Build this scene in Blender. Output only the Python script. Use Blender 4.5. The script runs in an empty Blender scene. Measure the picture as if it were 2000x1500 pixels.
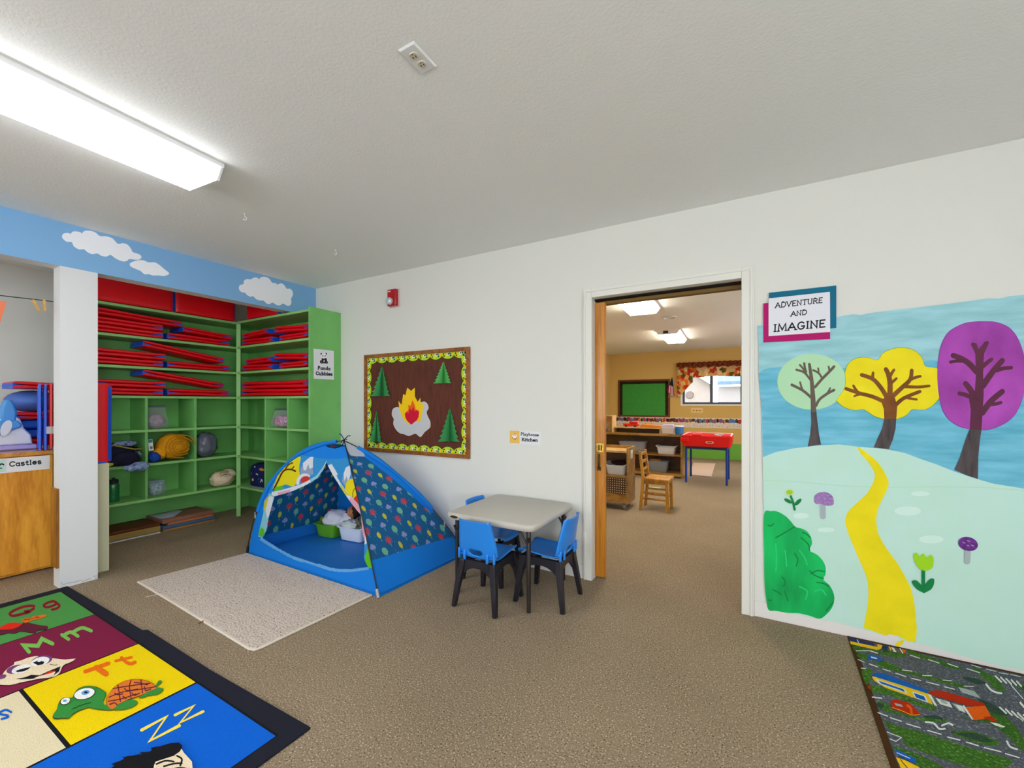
import bpy, bmesh, math, random
from mathutils import Vector, Matrix, noise as mnoise

random.seed(7)
LAMP, LAMP2, SKY, SKYC, EXPO = 9.0, 17.0, 6.0, (.92, .97, 1, 1), 0.75
sc = bpy.context.scene
COL = sc.collection
# ------------------------------------------------------------------ view (measured from the photograph)
F, Y0, YAW, H = 816.36, 787.49, math.radians(29.7025), 1.26417
YR, XL, CEIL = 2.87547, -4.08065, 2.5          # plane of the long wall, plane of the blue header, ceiling
FW = Vector((-math.sin(YAW), math.cos(YAW), 0)); RT = Vector((math.cos(YAW), math.sin(YAW), 0)); UP = Vector((0, 0, 1))
EYE = Vector((0, 0, H))
def ray(px, py): return FW + RT*((px-1000)/F) + UP*((Y0-py)/F)
def onX(px, py, x): d = ray(px, py); return EYE + d*(x/d.x)
def onY(px, py, y): d = ray(px, py); return EYE + d*(y/d.y)
def onZ(px, py, z=0.0): d = ray(px, py); return EYE + d*((z-H)/d.z)
def proj(p):
    v = Vector(p)-EYE; d = v.dot(FW)
    return 1000+F*v.dot(RT)/d, Y0-F*v.z/d

# ------------------------------------------------------------------ materials
def lin(c):
    return tuple((v/255/12.92 if v/255 <= .04045 else ((v/255+.055)/1.055)**2.4) for v in c) + (1,)
MATS = {}
def M(name, c, r=.6, metal=0, var=0, vs=15, bump=0, bs=150, emit=0, coat=0, transl=0, alpha=1, stretch=None, c2=None):
    if name in MATS: return MATS[name]
    m = bpy.data.materials.new(name); m.use_nodes = True; nt = m.node_tree; N = nt.nodes; L = nt.links
    b = N['Principled BSDF']; out = N['Material Output']
    b.inputs['Base Color'].default_value = lin(c); b.inputs['Roughness'].default_value = r
    b.inputs['Metallic'].default_value = metal; b.inputs['Coat Weight'].default_value = coat
    if r > .5: b.inputs['Specular IOR Level'].default_value = .25
    if alpha < 1: b.inputs['Alpha'].default_value = alpha
    if emit:
        b.inputs['Emission Color'].default_value = lin(c); b.inputs['Emission Strength'].default_value = emit
    vec = None
    if var or bump:
        tc = N.new('ShaderNodeTexCoord'); vec = tc.outputs['Object']
        if stretch:
            mp = N.new('ShaderNodeMapping'); mp.inputs['Scale'].default_value = stretch
            L.new(vec, mp.inputs[0]); vec = mp.outputs[0]
    if var:
        n = N.new('ShaderNodeTexNoise'); n.inputs['Scale'].default_value = vs; n.inputs['Detail'].default_value = 4
        L.new(vec, n.inputs['Vector'])
        cr = N.new('ShaderNodeValToRGB'); cr.color_ramp.elements[0].position = .3; cr.color_ramp.elements[1].position = .7
        a = lin(tuple(max(0, v*(1-var)) for v in c)); d = lin(c2) if c2 else lin(tuple(min(255, v*(1+var)) for v in c))
        cr.color_ramp.elements[0].color = a; cr.color_ramp.elements[1].color = d
        L.new(n.outputs[0], cr.inputs[0]); L.new(cr.outputs[0], b.inputs['Base Color'])
    if bump:
        n2 = N.new('ShaderNodeTexNoise'); n2.inputs['Scale'].default_value = bs; n2.inputs['Detail'].default_value = 3
        L.new(vec, n2.inputs['Vector'])
        bp = N.new('ShaderNodeBump'); bp.inputs['Strength'].default_value = bump; bp.inputs['Distance'].default_value = .004
        L.new(n2.outputs[0], bp.inputs['Height']); L.new(bp.outputs[0], b.inputs['Normal'])
    if transl:
        t = N.new('ShaderNodeBsdfTranslucent'); t.inputs[0].default_value = lin(c)
        mx = N.new('ShaderNodeMixShader'); mx.inputs[0].default_value = transl
        L.new(b.outputs[0], mx.inputs[1]); L.new(t.outputs[0], mx.inputs[2]); L.new(mx.outputs[0], out.inputs[0])
    MATS[name] = m
    return m
def clear(name, c, a=.25, r=.1):
    """thin clear plastic: mostly passes light straight through"""
    if name in MATS: return MATS[name]
    m = bpy.data.materials.new(name); m.use_nodes = True; nt = m.node_tree; N = nt.nodes; L = nt.links
    b = N['Principled BSDF']; b.inputs['Base Color'].default_value = lin(c); b.inputs['Roughness'].default_value = r
    t = N.new('ShaderNodeBsdfTransparent'); mx = N.new('ShaderNodeMixShader'); mx.inputs[0].default_value = a
    L.new(t.outputs[0], mx.inputs[1]); L.new(b.outputs[0], mx.inputs[2]); L.new(mx.outputs[0], N['Material Output'].inputs[0])
    MATS[name] = m
    return m
def wood(name, c1, c2, scale=(14, 14, 1.2), r=.4, coat=.15, fine=10):
    if name in MATS: return MATS[name]
    m = bpy.data.materials.new(name); m.use_nodes = True; nt = m.node_tree; N = nt.nodes; L = nt.links
    b = N['Principled BSDF']; b.inputs['Roughness'].default_value = r; b.inputs['Coat Weight'].default_value = coat
    tc = N.new('ShaderNodeTexCoord'); mp = N.new('ShaderNodeMapping'); mp.inputs['Scale'].default_value = scale
    L.new(tc.outputs['Object'], mp.inputs[0])
    n = N.new('ShaderNodeTexNoise'); n.inputs['Scale'].default_value = 1.5; n.inputs['Detail'].default_value = 6; n.inputs['Distortion'].default_value = 1.2
    L.new(mp.outputs[0], n.inputs['Vector'])
    n2 = N.new('ShaderNodeTexNoise'); n2.inputs['Scale'].default_value = fine; n2.inputs['Detail'].default_value = 3
    L.new(mp.outputs[0], n2.inputs['Vector'])
    ad = N.new('ShaderNodeMath'); ad.operation = 'MULTIPLY_ADD'; ad.inputs[1].default_value = .35
    L.new(n2.outputs[0], ad.inputs[0]); L.new(n.outputs[0], ad.inputs[2])
    cr = N.new('ShaderNodeValToRGB'); cr.color_ramp.elements[0].position = .5; cr.color_ramp.elements[1].position = .78
    cr.color_ramp.elements[0].color = lin(c1); cr.color_ramp.elements[1].color = lin(c2)
    L.new(ad.outputs[0], cr.inputs[0]); L.new(cr.outputs[0], b.inputs['Base Color'])
    MATS[name] = m
    return m
def speckle(name, cols, scale, bump=.6, bs=None, r=.95, big=0, dist=.006):
    """pile carpet: fine speckle of several yarn colours"""
    if name in MATS: return MATS[name]
    m = bpy.data.materials.new(name); m.use_nodes = True; nt = m.node_tree; N = nt.nodes; L = nt.links
    b = N['Principled BSDF']; b.inputs['Roughness'].default_value = r; b.inputs['Specular IOR Level'].default_value = .1
    tc = N.new('ShaderNodeTexCoord')
    n = N.new('ShaderNodeTexNoise'); n.inputs['Scale'].default_value = scale; n.inputs['Detail'].default_value = 2
    L.new(tc.outputs['Object'], n.inputs['Vector'])
    cr = N.new('ShaderNodeValToRGB'); els = cr.color_ramp.elements
    k = len(cols)
    els[0].position = .33; els[0].color = lin(cols[0]); els[1].position = .67; els[1].color = lin(cols[-1])
    for i in range(1, k-1):
        e = els.new(.33+.34*i/(k-1)); e.color = lin(cols[i])
    L.new(n.outputs[0], cr.inputs[0]); cur = cr.outputs[0]
    if big:
        n3 = N.new('ShaderNodeTexNoise'); n3.inputs['Scale'].default_value = 1.6; n3.inputs['Detail'].default_value = 3
        L.new(tc.outputs['Object'], n3.inputs['Vector'])
        mr = N.new('ShaderNodeMapRange'); mr.inputs[1].default_value = .3; mr.inputs[2].default_value = .7
        mr.inputs[3].default_value = 1-big; mr.inputs[4].default_value = 1+big
        L.new(n3.outputs[0], mr.inputs[0])
        mu = N.new('ShaderNodeVectorMath'); mu.operation = 'SCALE'
        L.new(cur, mu.inputs[0]); L.new(mr.outputs[0], mu.inputs['Scale']); cur = mu.outputs[0]
    L.new(cur, b.inputs['Base Color'])
    n2 = N.new('ShaderNodeTexNoise'); n2.inputs['Scale'].default_value = bs or scale; n2.inputs['Detail'].default_value = 2
    L.new(tc.outputs['Object'], n2.inputs['Vector'])
    bp = N.new('ShaderNodeBump'); bp.inputs['Strength'].default_value = bump; bp.inputs['Distance'].default_value = dist
    L.new(n2.outputs[0], bp.inputs['Height']); L.new(bp.outputs[0], b.inputs['Normal'])
    MATS[name] = m
    return m

# ------------------------------------------------------------------ mesh builder
class MB:
    def __init__(s): s.v = []; s.f = []; s.mi = []; s.mats = []; s.cur = 0
    def use(s, m):
        if m not in s.mats: s.mats.append(m)
        s.cur = s.mats.index(m); return s
    def add(s, vs, fs):
        b = len(s.v); s.v += [tuple(v) for v in vs]
        for f in fs: s.f.append(tuple(b+i for i in f)); s.mi.append(s.cur)
        return s
    def box(s, x0, x1, y0, y1, z0, z1, mtx=None):
        vs = [Vector((x, y, z)) for z in (z0, z1) for y in (y0, y1) for x in (x0, x1)]
        if mtx: vs = [mtx @ v for v in vs]
        return s.add(vs, [(0, 2, 3, 1), (4, 5, 7, 6), (0, 1, 5, 4), (2, 6, 7, 3), (0, 4, 6, 2), (1, 3, 7, 5)])
    def cbox(s, c, d, rz=0, ry=0, rx=0):
        m = Matrix.Translation(c) @ Matrix.Rotation(rz, 4, 'Z') @ Matrix.Rotation(ry, 4, 'Y') @ Matrix.Rotation(rx, 4, 'X')
        return s.box(-d[0]/2, d[0]/2, -d[1]/2, d[1]/2, -d[2]/2, d[2]/2, m)
    def tube(s, pts, r, n=10, cap=True):
        pts = [Vector(p) for p in pts]; rs = r if isinstance(r, (list, tuple)) else [r]*len(pts)
        rings = []; up = None
        for i, p in enumerate(pts):
            t = (pts[min(i+1, len(pts)-1)]-pts[max(i-1, 0)]).normalized()
            a = up if up is not None else (Vector((0, 0, 1)) if abs(t.z) < .9 else Vector((1, 0, 0)))
            a = (a-t*a.dot(t)).normalized(); up = a; bb = t.cross(a)
            rings.append([p+(a*math.cos(2*math.pi*k/n)+bb*math.sin(2*math.pi*k/n))*rs[i] for k in range(n)])
        vs = [v for g in rings for v in g]; fs = []
        for i in range(len(pts)-1):
            for k in range(n):
                fs.append((i*n+k, i*n+(k+1) % n, (i+1)*n+(k+1) % n, (i+1)*n+k))
        if cap: fs += [tuple(reversed(range(n))), tuple((len(pts)-1)*n+k for k in range(n))]
        return s.add(vs, fs)
    def lathe(s, prof, c=(0, 0, 0), n=24, sx=1, sy=1):
        vs = [(c[0]+r*math.cos(2*math.pi*k/n)*sx, c[1]+r*math.sin(2*math.pi*k/n)*sy, c[2]+z) for r, z in prof for k in range(n)]
        fs = [(i*n+k, i*n+(k+1) % n, (i+1)*n+(k+1) % n, (i+1)*n+k) for i in range(len(prof)-1) for k in range(n)]
        fs += [tuple(reversed(range(n))), tuple((len(prof)-1)*n+k for k in range(n))]
        return s.add(vs, fs)
    def prism(s, pts, d):
        """pts: ring of 3-D points, extruded by vector d"""
        n = len(pts); d = Vector(d); vs = [Vector(p) for p in pts]+[Vector(p)+d for p in pts]
        return s.add(vs, [tuple(range(n)), tuple(reversed(range(n, 2*n)))]+[(k, n+k, n+(k+1) % n, (k+1) % n) for k in range(n)])
    def rings(s, rings, close=True, cap=True):
        n = len(rings[0]); vs = [v for g in rings for v in g]; fs = []
        for i in range(len(rings)-1):
            for k in range(n if close else n-1):
                fs.append((i*n+k, i*n+(k+1) % n, (i+1)*n+(k+1) % n, (i+1)*n+k))
        if cap: fs += [tuple(reversed(range(n))), tuple((len(rings)-1)*n+k for k in range(n))]
        return s.add(vs, fs)
    def blob(s, c, rad, amp=.12, seed=0, freq=3, sub=3, flat=None, rz=0):
        bm = bmesh.new(); bmesh.ops.create_icosphere(bm, subdivisions=sub, radius=1)
        R = Matrix.Rotation(rz, 3, 'Z'); vs = []
        for v in bm.verts:
            p = v.co.normalized(); k = 1+amp*(mnoise.noise(p*freq+Vector((seed*7.3, seed*3.1, seed)))+.6*mnoise.noise(p*freq*2.3+Vector((seed, seed*5.7, 1))))
            q = Vector((p.x*rad[0], p.y*rad[1], p.z*rad[2]))*k
            q = R @ q
            if flat is not None: q.z = max(q.z, flat-c[2])
            vs.append(q+Vector(c))
        bm.verts.index_update(); fs = [tuple(v.index for v in f.verts) for f in bm.faces]; bm.free()
        return s.add(vs, fs)
    def build(s, name, mat=None, parent=None, world=False, smooth=False, bevel=0, seg=2, solid=0, sub=0, angle=35):
        me = bpy.data.meshes.new(name)
        vs = s.v
        if world and parent is not None:
            inv = parent.matrix_basis.inverted(); vs = [tuple(inv @ Vector(v)) for v in vs]
        me.from_pydata(vs, [], s.f)
        mats = s.mats if s.mats else [mat]
        for m in mats: me.materials.append(m)
        if len(mats) > 1: me.polygons.foreach_set('material_index', s.mi)
        me.update()
        o = bpy.data.objects.new(name, me); COL.objects.link(o)
        if parent is not None: o.parent = parent
        if solid:
            md = o.modifiers.new('solid', 'SOLIDIFY'); md.thickness = solid; md.offset = 0
        if bevel:
            md = o.modifiers.new('bevel', 'BEVEL'); md.width = bevel; md.segments = seg; md.limit_method = 'ANGLE'; md.angle_limit = math.radians(angle)
        if sub:
            md = o.modifiers.new('sub', 'SUBSURF'); md.levels = sub; md.render_levels = sub
        if smooth or bevel or sub:
            me.polygons.foreach_set('use_smooth', [True]*len(me.polygons))
            if not sub:
                try: me.set_sharp_from_angle(angle=math.radians(40))
                except Exception: pass
        return o
def tag(o, label, cat, group=None, kind=None):
    o['label'] = label; o['category'] = cat
    if group: o['group'] = group
    if kind: o['kind'] = kind
    return o
def thing(name, label, cat, loc=(0, 0, 0), rz=0, group=None):
    o = bpy.data.objects.new(name, None); COL.objects.link(o); o.location = loc; o.rotation_euler = (0, 0, rz)
    o.empty_display_size = .05
    return tag(o, label, cat, group)
def struct(o):
    o['kind'] = 'structure'; return o
def dup(root, loc, rz, label, group=None):
    r = root.copy(); COL.objects.link(r); r.location = loc; r.rotation_euler = (0, 0, rz) if not isinstance(rz, tuple) else rz
    r['label'] = label
    if group: r['group'] = group
    for ch in list(root.children):
        c = ch.copy(); COL.objects.link(c); c.parent = r
        for g in list(ch.children):
            d = g.copy(); COL.objects.link(d); d.parent = c
    return r

# ------------------------------------------------------------------ flat artwork: outlines on a real plane
def smooth_closed(p, n=4):
    out = []; m = len(p)
    for i in range(m):
        a, b, c, d = p[(i-1) % m], p[i], p[(i+1) % m], p[(i+2) % m]
        for k in range(n):
            t = k/n
            out.append(tuple(.5*((2*b[j])+(-a[j]+c[j])*t+(2*a[j]-5*b[j]+4*c[j]-d[j])*t*t+(-a[j]+3*b[j]-3*c[j]+d[j])*t**3) for j in (0, 1)))
    return out
def smooth_open(p, n=4):
    if len(p) < 3: return list(p)
    q = [p[0]]+list(p)+[p[-1]]; out = []
    for i in range(1, len(q)-2):
        a, b, c, d = q[i-1], q[i], q[i+1], q[i+2]
        for k in range(n):
            t = k/n
            out.append(tuple(.5*((2*b[j])+(-a[j]+c[j])*t+(2*a[j]-5*b[j]+4*c[j]-d[j])*t*t+(-a[j]+3*b[j]-3*c[j]+d[j])*t**3) for j in (0, 1)))
    out.append(tuple(p[-1])); return out
def arc(cx, cy, rx, ry, a, b, n=12):
    return [(cx+rx*math.cos(math.radians(a+(b-a)*i/n)), cy+ry*math.sin(math.radians(a+(b-a)*i/n))) for i in range(n+1)]
class Art(MB):
    """layers of flat paint/paper/yarn; to3d maps traced (x, y) to the plane"""
    def __init__(s, to3d, n, base=.001, step=.0002):
        MB.__init__(s); s.t = to3d; s.n = Vector(n); s.base = base; s.step = step; s.k = 0
    def poly(s, pts, m, sm=False, same=False, ns=4):
        s.use(m)
        if sm: pts = smooth_closed(pts, ns)
        if not same: s.k += 1; s.j = 0
        s.j = (getattr(s, 'j', 0)+1) % 10 if same else 0
        o = s.n*(s.base+s.k*s.step+s.j*s.step*.08)
        s.add([s.t(*p)+o for p in pts], [tuple(range(len(pts)))]); return s
    def ell(s, cx, cy, rx, ry, m, rot=0, same=False, n=20):
        c, q = math.cos(math.radians(rot)), math.sin(math.radians(rot))
        pts = [(cx+rx*math.cos(2*math.pi*i/n)*c-ry*math.sin(2*math.pi*i/n)*q, cy+rx*math.cos(2*math.pi*i/n)*q+ry*math.sin(2*math.pi*i/n)*c) for i in range(n)]
        return s.poly(pts, m, same=same)
    def stroke(s, pts, w, m, sm=True, same=False, w2=None):
        s.use(m)
        if not same: s.k += 1
        s.j = (getattr(s, 'j', 0)+1) % 10
        o = s.n*(s.base+s.k*s.step+s.j*s.step*.08); oc = o+s.n*s.step*.04
        if sm: pts = smooth_open(pts)
        k = len(pts); L = []; R = []
        for i, p in enumerate(pts):
            a = pts[max(i-1, 0)]; b = pts[min(i+1, k-1)]; dx, dy = b[0]-a[0], b[1]-a[1]; l = math.hypot(dx, dy) or 1
            ww = (w if w2 is None else w+(w2-w)*i/(k-1))/2
            if not sm and 0 < i < k-1:      # mitre of a sharp corner
                l1 = math.hypot(p[0]-a[0], p[1]-a[1]) or 1; l2 = math.hypot(b[0]-p[0], b[1]-p[1]) or 1
                d1 = ((p[0]-a[0])/l1, (p[1]-a[1])/l1); d2 = ((b[0]-p[0])/l2, (b[1]-p[1])/l2)
                tx, ty = d1[0]+d2[0], d1[1]+d2[1]; tl = math.hypot(tx, ty)
                if tl > 1e-6:
                    dx, dy, l = tx, ty, tl; ww *= min(2.2, 2/tl)
            nx, ny = -dy/l*ww, dx/l*ww
            L.append((p[0]+nx, p[1]+ny)); R.append((p[0]-nx, p[1]-ny))
        vs = [s.t(*p)+o for p in L]+[s.t(*p)+o for p in R]
        s.add(vs, [(i, i+1, k+i+1, k+i) for i in range(k-1)])
        for p, ww in ((pts[0], w), (pts[-1], w2 or w)):
            s.add([s.t(p[0]+ww/2*math.cos(math.pi*i/5), p[1]+ww/2*math.sin(math.pi*i/5))+oc for i in range(10)], [tuple(range(10))])
        return s
X_ = .66
GL = {  # letter: (width, strokes, serifs (x, y))
 'A': (.84, [[(0, 0), (.42, 1)], [(.42, 1), (.84, 0)], [(.17, .36), (.67, .36)]], [(0, 0), (.84, 0)]),
 'D': (.8, [[(.1, 0), (.1, 1)], [(.1, 1), (.35, 1)]+arc(.35, .5, .43, .5, 90, -90)+[(.1, 0)]], []),
 'V': (.8, [[(0, 1), (.4, 0), (.8, 1)]], [(0, 1), (.8, 1)]),
 'E': (.66, [[(.62, 1), (.1, 1), (.1, 0), (.64, 0)], [(.1, .52), (.5, .52)]], []),
 'N': (.82, [[(.1, 0), (.1, 1), (.72, 0), (.72, 1)]], [(.1, 0), (.72, 1)]),
 'T': (.74, [[(0, .97), (.74, .97)], [(.37, 1), (.37, 0)]], [(.37, 0)]),
 'U': (.8, [[(.1, 1), (.1, .35)]+arc(.4, .32, .3, .32, 180, 360)+[(.7, 1)]], [(.1, 1), (.7, 1)]),
 'R': (.78, [[(.1, 0), (.1, 1)], [(.1, 1), (.38, 1)]+arc(.38, .75, .28, .25, 90, -90)+[(.1, .5)], [(.36, .5), (.74, 0)]], [(.1, 0), (.74, 0)]),
 'I': (.3, [[(.15, 0), (.15, 1)]], [(.15, 0), (.15, 1)]),
 'M': (.98, [[(.08, 0), (.14, 1), (.49, .15), (.84, 1), (.9, 0)]], [(.08, 0), (.9, 0)]),
 'G': (.84, [arc(.45, .5, .37, .5, 45, 330, 18)+[(.78, .42), (.48, .42)]], []),
 'C': (.76, [arc(.42, .5, .36, .48, 42, 318, 18)], [(.7, .84)]),
 'P': (.72, [[(.12, 0), (.12, 1)], [(.12, 1), (.36, 1)]+arc(.36, .74, .26, .26, 90, -90)+[(.12, .48)]], [(.12, 0)]),
 'K': (.8, [[(.12, 0), (.12, 1)], [(.7, 1), (.14, .42)], [(.3, .58), (.74, 0)]], [(.12, 0), (.12, 1), (.74, 0)]),
 'a': (.6, [arc(.27, .3, .22, .3, 0, 360, 16), [(.49, .62), (.49, 0)]], [(.52, 0)]),
 's': (.5, [arc(.25, .47, .19, .17, 40, 250, 10)+arc(.25, .17, .2, .17, 80, -150, 10)], []),
 't': (.44, [[(.2, .88), (.2, .1), (.28, .02), (.4, .05)], [(.04, .62), (.4, .62)]], []),
 'l': (.3, [[(.15, 0), (.15, 1)]], [(.15, 0), (.1, 1)]),
 'i': (.3, [[(.15, 0), (.15, .62)], [(.15, .85), (.15, .88)]], [(.15, 0), (.1, .62)]),
 'e': (.58, [[(.06, .33), (.5, .33)]+arc(.28, .32, .23, .31, 0, 310, 16)], []),
 'n': (.66, [[(.12, 0), (.12, .64)], [(.12, .42)]+arc(.33, .42, .2, .2, 160, 0)+[(.53, 0)]], [(.12, 0), (.53, 0)]),
 'h': (.66, [[(.12, 0), (.12, 1)], [(.12, .42)]+arc(.33, .42, .2, .2, 160, 0)+[(.53, 0)]], [(.12, 0), (.53, 0), (.08, 1)]),
 'd': (.64, [arc(.29, .31, .22, .3, 0, 360, 16), [(.51, 1), (.51, 0)]], [(.55, 0), (.47, 1)]),
 'b': (.64, [arc(.36, .31, .22, .3, 0, 360, 16), [(.13, 1), (.13, 0)]], [(.09, 1)]),
 'u': (.66, [[(.12, .62), (.12, .2)]+arc(.32, .22, .2, .2, 180, 340)+[(.52, .62)], [(.52, .62), (.52, 0)]], [(.1, .62), (.56, 0)]),
 'y': (.62, [[(.06, .62), (.31, .04)], [(.56, .62), (.22, -.28), (.08, -.26)]], [(.06, .62), (.56, .62)]),
 'o': (.62, [arc(.31, .31, .24, .3, 0, 360, 18)], []),
 'c': (.54, [arc(.3, .31, .23, .3, 45, 315, 14)], [(.46, .5)]),
}
def write(art, text, org, end, up, m, w=.14, gap=.12, serif=.12):
    """letters along org->end (traced points), cap height = vector up"""
    tot = sum(GL[c][0]+gap if c != ' ' else .5 for c in text)-gap
    U = ((end[0]-org[0])/tot, (end[1]-org[1])/tot); hh = math.hypot(*up); x = 0
    f = lambda p: (org[0]+U[0]*p[0]+up[0]*p[1], org[1]+U[1]*p[0]+up[1]*p[1])
    art.k += 1
    for c in text:
        if c == ' ': x += .5; continue
        wd, st, se = GL[c]
        for q in st: art.stroke([f((x+a, b)) for a, b in q], w*hh, m, sm=False, same=True)
        for a, b in se: art.stroke([f((x+a-serif, b)), f((x+a+serif, b))], w*hh*.7, m, sm=False, same=True)
        x += wd+gap
# ================================================================== SETTING
m_wall = M('wall_paint', (221, 221, 215), .75, bump=.08, bs=260)
m_white = M('white_paint', (218, 219, 222), .7, bump=.06, bs=200)
m_blue = M('sky_blue_paint', (128, 176, 222), .7, bump=.05, bs=260)
m_cloud = M('cloud_white_paint', (242, 243, 250), .7)
m_ceil = M('textured_ceiling', (238, 239, 238), .85, bump=.35, bs=95)
m_trim = M('trim_paint', (225, 224, 217), .45)
m_base = M('baseboard_paint', (226, 222, 220), .45)
m_yellow = M('yellow_wall_paint', (214, 178, 104), .75, bump=.05, bs=260)
m_carpet = speckle('brown_carpet', [(84, 70, 54), (156, 138, 114), (128, 111, 90), (200, 182, 158)], 150, bump=.6, big=.07)
m_oak = wood('golden_oak', (184, 112, 24), (226, 156, 52), scale=(3, 8, .9), r=.38)
m_doorwood = wood('amber_door_wood', (172, 104, 22), (206, 136, 38), scale=(20, 20, 1), r=.35)
m_glass = clear('window_glass', (235, 245, 250), .06, .02)

struct(MB().box(-5.8, 2.7, -3.4, 10.6, -.06, 0).build('floor', m_carpet))
struct(MB().box(-5.8, 2.7, -3.4, 10.6, CEIL, CEIL+.06).build('ceiling', m_ceil))

DX0, DX1, DZ = -.98, -.047, 2.015
w = MB(); w.box(-5.8, DX0, YR, 3.02, 0, CEIL).box(DX1, 2.6, YR, 3.02, 0, CEIL).box(DX0, DX1, YR, 3.02, DZ, CEIL)
struct(w.build('wall_right', m_wall))

# left wall: white post and openings under a sky-blue header with painted clouds
w = Art(lambda x, y: onX(x, y, XL), (1, 0, 0), base=.0004, step=.0001)
w.use(m_white).box(XL-.125, XL-.003, -3.3, YR, 2.2, CEIL).box(XL-.13, XL, .946, 1.136, 0, 2.2).box(XL-.13, XL, -3.3, -2.2, 0, 2.2)
w.use(m_blue).add([(XL, -3.3, 2.2), (XL, YR, 2.2), (XL, YR, CEIL), (XL, -3.3, CEIL), (XL-.003, -3.3, 2.2), (XL-.003, YR, 2.2)], [(0, 1, 2, 3), (0, 4, 5, 1)])
c5 = lambda pts, ox, oy, k: [(ox+x/k, oy+y/k) for x, y in pts]
w.poly(c5([(605, 410), (620, 382), (660, 375), (690, 382), (710, 362), (745, 360), (785, 368), (800, 380), (820, 358), (870, 352), (930, 370), (975, 405), (1040, 408), (1100, 430), (1150, 480), (1200, 475), (1245, 490), (1280, 530), (1295, 560), (1350, 580), (1378, 600), (1375, 625), (1340, 638), (1265, 630), (1240, 648), (1195, 652), (1130, 625), (1080, 590), (1040, 605), (990, 598), (950, 575), (900, 582), (850, 560), (820, 535), (770, 535), (720, 505), (700, 465), (650, 460), (615, 432)], 0, 380, 5), m_cloud, sm=True)
w.poly(c5([(1268, 675), (1300, 655), (1345, 643), (1400, 642), (1450, 662), (1510, 662), (1560, 690), (1600, 725), (1645, 760), (1648, 778), (1605, 795), (1540, 790), (1490, 790), (1455, 778), (1410, 778), (1370, 745), (1310, 720), (1275, 700)], 0, 380, 5), m_cloud, sm=True)
w.poly(c5([(665, 480), (680, 440), (735, 420), (740, 375), (780, 348), (830, 350), (860, 345), (880, 328), (930, 322), (970, 345), (1000, 318), (1060, 313), (1120, 340), (1165, 400), (1215, 405), (1245, 430), (1290, 410), (1340, 430), (1385, 490), (1430, 490), (1470, 530), (1475, 590), (1450, 640), (1455, 690), (1440, 735), (1395, 748), (1330, 715), (1290, 738), (1240, 740), (1170, 700), (1130, 722), (1080, 712), (1035, 670), (980, 668), (920, 645), (880, 605), (835, 612), (780, 580), (755, 550), (710, 545), (675, 515)], 380, 500, 7.692), m_cloud, sm=True)
m_scf = M('post_scuff_grey', (186, 188, 194), .8); w.k += 1
for p in ([(119, 1138), (124, 1142), (128, 1140)], [(120, 1146), (126, 1147)], [(131, 1139), (145, 1137), (158, 1133)], [(183, 1126), (189, 1124)], [(186, 1130), (190, 1127)], [(160, 1136), (176, 1130)]): w.stroke(p, 2.2, m_scf, same=True)
wl = struct(w.build('wall_left'))
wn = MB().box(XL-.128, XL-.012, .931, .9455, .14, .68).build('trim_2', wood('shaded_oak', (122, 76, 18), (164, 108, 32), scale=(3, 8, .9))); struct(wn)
m_clos = M('closet_grey_paint', (222, 221, 222), .75, bump=.06, bs=200)
struct(MB().box(-5.8, -5.75, -3.3, YR, 0, CEIL).build('wall_closet', m_clos))

# walls behind and beside the camera, with the windows that light the room
def wall_with_windows(name, axis, at, t, a0, a1, wins, mat):
    """axis 'y': wall in a plane y=at running along x; wins = (a0, a1, z0, z1)"""
    b = MB()
    def bx(p, q, z0, z1):
        if axis == 'y': b.box(p, q, at, at+t, z0, z1)
        else: b.box(at, at+t, p, q, z0, z1)
    p = a0
    for (q0, q1, z0, z1) in wins:
        bx(p, q0, 0, CEIL); bx(q0, q1, 0, z0); bx(q0, q1, z1, CEIL); p = q1
    bx(p, a1, 0, CEIL)
    return struct(b.build(name, mat))
m_frame = M('white_window_vinyl', (236, 238, 242), .4)
m_dkframe = M('dark_window_frame', (62, 72, 88), .4)
NW = [0]
def window(axis, at, t, q0, q1, z0, z1, fm, mull=1):
    NW[0] += 1
    c = ((q0+q1)/2, at+t/2, z0) if axis == 'y' else (at+t/2, (q0+q1)/2, z0)
    r = bpy.data.objects.new('window_%d' % NW[0], None); COL.objects.link(r); r.location = c; struct(r)
    b = MB(); g = MB(); f = .045
    def bx(bb, p, q, za, zb, dd):
        m0 = at+t/2
        if axis == 'y': bb.box(p, q, m0-dd, m0+dd, za, zb)
        else: bb.box(m0-dd, m0+dd, p, q, za, zb)
    bx(b, q0, q1, z0, z0+f, .03); bx(b, q0, q1, z1-f, z1, .03); bx(b, q0, q0+f, z0+f, z1-f, .03); bx(b, q1-f, q1, z0+f, z1-f, .03)
    for k in range(1, mull+1):
        x = q0+(q1-q0)*k/(mull+1); bx(b, x-.03, x+.03, z0+f, z1-f, .028)
    b.build('window_frame', fm, r, world=True)
    bx(g, q0+f, q1-f, z0+f, z1-f, .003); g.build('pane', m_glass, r, world=True)
    # daylight enters through the opening: tell the renderer where (adds no light of its own)
    ld = bpy.data.lights.new('daylight_portal', 'AREA'); ld.shape = 'RECTANGLE'; ld.size = q1-q0-.1; ld.size_y = z1-z0-.1; ld.cycles.is_portal = True
    lo = bpy.data.objects.new('daylight_portal', ld); COL.objects.link(lo)
    return r, lo
def aim(lo, loc, direction):
    lo.location = loc; lo.rotation_euler = Vector(direction).to_track_quat('-Z', 'Z').to_euler()
WB = [(-3.3, -1.5, .85, 2.15), (-.2, 1.9, .85, 2.15)]
wall_with_windows('wall_back', 'y', -3.4, .1, -5.8, 2.6, WB, m_wall)
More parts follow.
